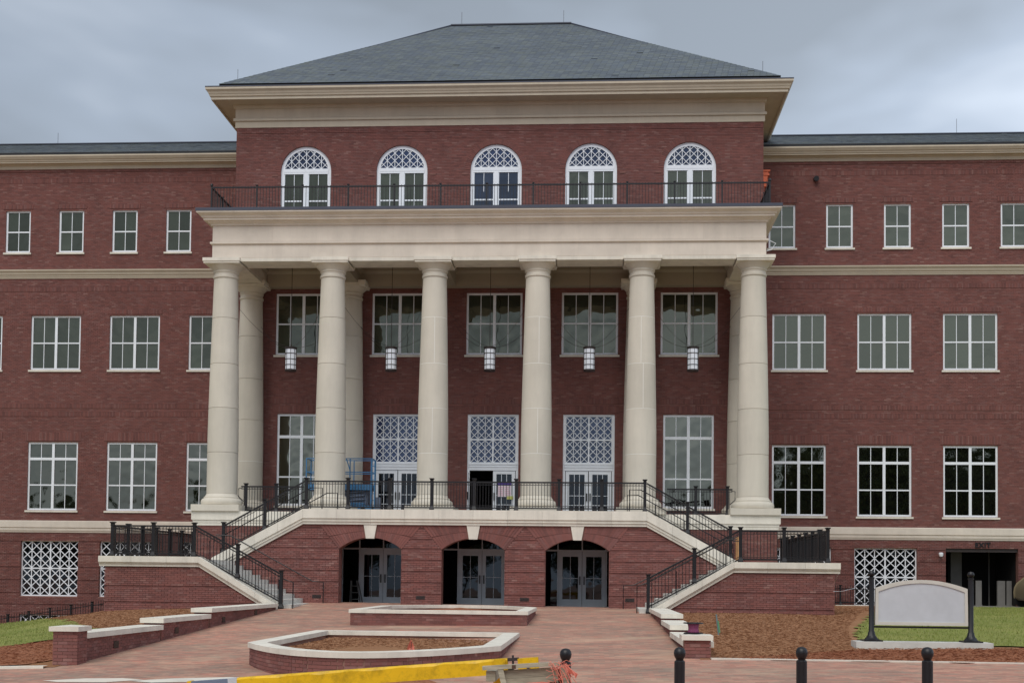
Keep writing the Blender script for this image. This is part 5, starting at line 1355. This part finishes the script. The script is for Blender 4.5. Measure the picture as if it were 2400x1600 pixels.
for i in range(12):
    u0 = 1272+R_.uniform(0, 40); v0 = 1550+i*4; pts = [(XX(u0+k*7), yb-.075-.02*math.sin(k+i), ZZ(v0-1.2*k+3*math.sin(k*1.7+i))) for k in range(6)]; mb.tube(pts, .0025, 4)
for i in range(5): mb.tube([(XX(1318+i), yb-.06, ZZ(1552+i*4)), (XX(1334+i*2), yb-.1, ZZ(1566+i*3)), (XX(1348-i), yb-.08, ZZ(1576+i*2))], .005, 4)
for i in range(4): mb.tube([(XX(1220+k*9), yb-.03, ZZ(1602-.8*k+2*math.sin(k+i))) for k in range(8)], .005, 4)
tag(mb.build('orange_netting', M['orange'], None), 'tangled orange safety netting draped over the wooden barricade', 'netting')
# soil mound behind the arm
mb = MB(); n = 28; R_ = random.Random(5)
mx_, my_ = 1.85, -34.6; zb_ = zplaza(mx_, my_)-.02
mb.v.append((mx_, my_, .0+.02))
for k in range(1, 8):
    for j in range(n):
        a = 2*math.pi*j/n; r_ = k/7*1.5; t = 1-(k/7)**2.4; mb.v.append((mx_+r_*1.1*math.cos(a), my_+r_*math.sin(a), zb_+(.01-zb_)*t*(.93+R_.uniform(-.05, .05))))
mb.f += [(0, 1+j, 1+(j+1) % n) for j in range(n)]
for k in range(6):
    for j in range(n): mb.f.append((1+k*n+j, 1+(k+1)*n+j, 1+(k+1)*n+(j+1) % n, 1+k*n+(j+1) % n))
tag(mb.build('soil_mound', M['clay'], None), 'heap of red brown soil just behind the yellow barrier arm', 'soil heap')

# ------------------------------------------------------------ fences at the building base
def picket_fence(name, pts, h, label, post_every, sp=.12):
    f_ = empty(name, (0, 0, 0), label, 'fence')
    me = mesh_only(MB().box(-.009, .009, -.009, .009, 0, 1).add([(-.009, -.009, 1), (.009, -.009, 1), (.009, .009, 1), (-.009, .009, 1), (0, 0, 1.04)], [(0, 1, 4), (1, 2, 4), (2, 3, 4), (3, 0, 4)]), 'picket', M['black'])
    rl = MB()
    for a, b in zip(pts[:-1], pts[1:]):
        A_, B_ = Vector(a), Vector(b); L_ = (B_-A_).length; n = int(L_/sp)
        rl.bar(A_+Vector((0, 0, h-.16)), B_+Vector((0, 0, h-.16)), .03, .035, (0, 0, 1)); rl.bar(A_+Vector((0, 0, .12)), B_+Vector((0, 0, .12)), .03, .035, (0, 0, 1))
        for i in range(n): p = A_.lerp(B_, i/n); inst('picket', me, f_, tuple(p), None, (1, 1, h))
        m_ = max(1, round(L_/post_every))
        for i in range(m_+1): p = A_.lerp(B_, i/m_); inst('post', POST, f_, tuple(p), None, (.75, .75, (h+.03)/1.15))
    rl.build('fence_rail', M['black'], f_)
picket_fence('picket_fence', [(-16.6, 7.5, -.93), (-24.5, 7.5, -2.18)], 1.07, 'black picket fence running down the slope at the base of the left wing', 1.05)
picket_fence('picket_fence', [(12.6, 8.0, .10), (17.9, 8.0, .10)], .86, 'low black picket fence before the white lattice right of the staircase', 2.6, .11)
tag(MB().tube([(12.2, -7.5, 1.42), (12.5, -5, 1.0), (13.1, -1, .75), (14.5, 4, .72), (16.0, 8.4, .86)], .008, 4).build('loose_cable', M['white'], None), 'thin white cable hanging from the right landing coping', 'cable')
tag(MB().tube([(10.95, -.35, 14.15), (11.15, -.45, 14.02), (11.0, -.4, 13.8), (10.82, -.4, 13.75)], .015, 5).build('loose_cable', M['white'], None), 'short white cable loop at the right corner of the portico beam', 'cable')
tag(MB().box(9.62, 9.78, -1.2, -.95, 1.65, 2.75).build('upright_board', mat('raw_timber', lin(190, 140, 92), .8, var=.15), None), 'tan timber board standing on the right stair landing', 'board')

# ------------------------------------------------------------ tan car by the garage
car = empty('parked_car', (22.66, 6.9, .12), 'tan car parked at the right edge beside the garage entrance', 'car')
prof = [(.02, .38), (.0, .62), (.03, .84), (.12, 1.02), (.30, 1.18), (.75, 1.56), (1.2, 1.64), (2.4, 1.66), (3.0, 1.56), (3.55, 1.12), (4.35, .98), (4.55, .72), (4.55, .38), (3.95, .24), (.75, .24), (.12, .28)]
mb = MB(); rows = [(-.80, .93), (-.88, 1.0), (0, 1.0), (.88, 1.0), (.80, .93)]; n = len(prof)
for y, s_ in rows:
    for x, z in prof:
        tuck = 1-.12*max(0, (z-1.0)/.5) if abs(y) > .5 else 1
        mb.v.append((x if abs(y) < .85 else .06+x*.975, y*tuck, z if abs(y) < .85 else z*.985+.01))
k_ = len(rows)
for r in range(k_-1):
    for i in range(n): j = (i+1) % n; mb.f.append((r*n+i, r*n+j, (r+1)*n+j, (r+1)*n+i))
mb.f.append(tuple(range(n))[::-1]); mb.f.append(tuple((k_-1)*n+i for i in range(n)))
mb.build('body', M['carpaint'], car, smooth=True, autos=40)
for s in (-1, 1): MB().prism([(.62, 1.16), (.88, 1.50), (2.4, 1.56), (2.95, 1.47), (3.35, 1.14)], s*.83, s*.862).build('side_window', M['glass_d'], car)
MB().add([(3.59, -.7, 1.12), (3.59, .7, 1.12), (3.06, .62, 1.54), (3.06, -.62, 1.54)], [(0, 1, 2, 3)]).build('windscreen', M['glass_d'], car)
for x in (.37, 3.7):
    for s in (-1, 1):
        w_ = MB().tube([(x, s*.72, .32), (x, s*.90, .32)], .32, 20).build('wheel', M['rubber'], car); MB().tube([(x, s*.88, .32), (x, s*.915, .32)], .2, 12).build('rim', M['rim'], w_)
MB().box(3.1, 3.25, -1.0, -.86, 1.12, 1.24).build('side_mirror', M['black'], car)

# ------------------------------------------------------------ trees across the street (seen as reflections in the glass)
def tree(loc, h, r, label, seed, cz=.62):
    R_ = random.Random(seed); t = empty('street_tree', loc, label, 'tree', 'trees across the street')
    tk = MB(); tk.tube([(0, 0, 0), (.1, 0, h*.25), (-.1, .1, h*.5), (.05, 0, h*.75)], [h*.022, h*.018, h*.012, h*.005], 8)
    limbs = []
    for i in range(9):
        a = R_.uniform(0, 6.28); z0 = h*R_.uniform(.25, .6); q = (math.cos(a)*r*.7, math.sin(a)*r*.7, z0+h*R_.uniform(.12, .28)); tk.tube([(0, 0, z0), (q[0]*.5, q[1]*.5, (z0+q[2])/2+.2), q], [h*.009, h*.006, h*.002], 5); limbs.append(q)
    tk.build('trunk', M['bark'], t)
    cr_ = MB(); clumps = [(R_.gauss(0, r*.42), R_.gauss(0, r*.42), h*cz+R_.gauss(0, h*.17), R_.uniform(.25, .42)*r) for _ in range(44)]
    for cx, cy, cz_, cr0 in clumps:
        for _ in range(190):
            d = Vector((R_.gauss(0, 1), R_.gauss(0, 1), R_.gauss(0, .8))).normalized()*cr0*R_.uniform(.5, 1.05); p = Vector((cx, cy, min(cz_, h*.93)))+d
            u = Vector((R_.gauss(0, 1), R_.gauss(0, 1), R_.gauss(0, 1))).normalized(); v = u.cross(Vector((R_.gauss(0, 1), R_.gauss(0, 1), R_.gauss(0, 1)))).normalized(); s_ = R_.uniform(.2, .42)
            cr_.add([tuple(p-u*s_), tuple(p+v*s_*.6), tuple(p+u*s_), tuple(p-v*s_*.6)], [(0, 1, 2, 3)])
    cr_.build('crown', M['leaf'], t); return t
T = []
tspec = [(31, -84, 21, 8), (39, -85, 22, 8), (47, -86, 22, 8), (55, -86, 22, 8), (63, -88, 21.5, 8), (43, -93, 23, 9), (52, -94, 23, 9), (35, -93, 22, 9), (60, -95, 23, 9), (27, -108, 15, 7), (-44, -96, 14, 7), (-55, -98, 10, 6), (-66, -97, 12, 7), (-78, -100, 11, 7), (14, -112, 11, 6), (3, -112, 9, 6), (-12, -112, 11, 7), (-26, -110, 10, 6), (72, -96, 22, 8)]
protos = {}
for i, (x, y, h, r) in enumerate(tspec):
    key = 0 if h > 20 else 1
    if key not in protos: protos[key] = (tree((x, y, -1), h, r, '', 11+key), h)
    if protos[key][0].location.x == x: t = protos[key][0]
    else: t = copy_tree(protos[key][0], None, (x, y, -1)); s_ = h/protos[key][1]; t.scale = (s_, s_, s_); t.rotation_euler = (0, 0, i*1.3)
    t['label'] = 'leafy green tree standing across the street facing the building, mirrored in its windows'
    t['category'] = 'tree'; t['group'] = 'trees across the street'
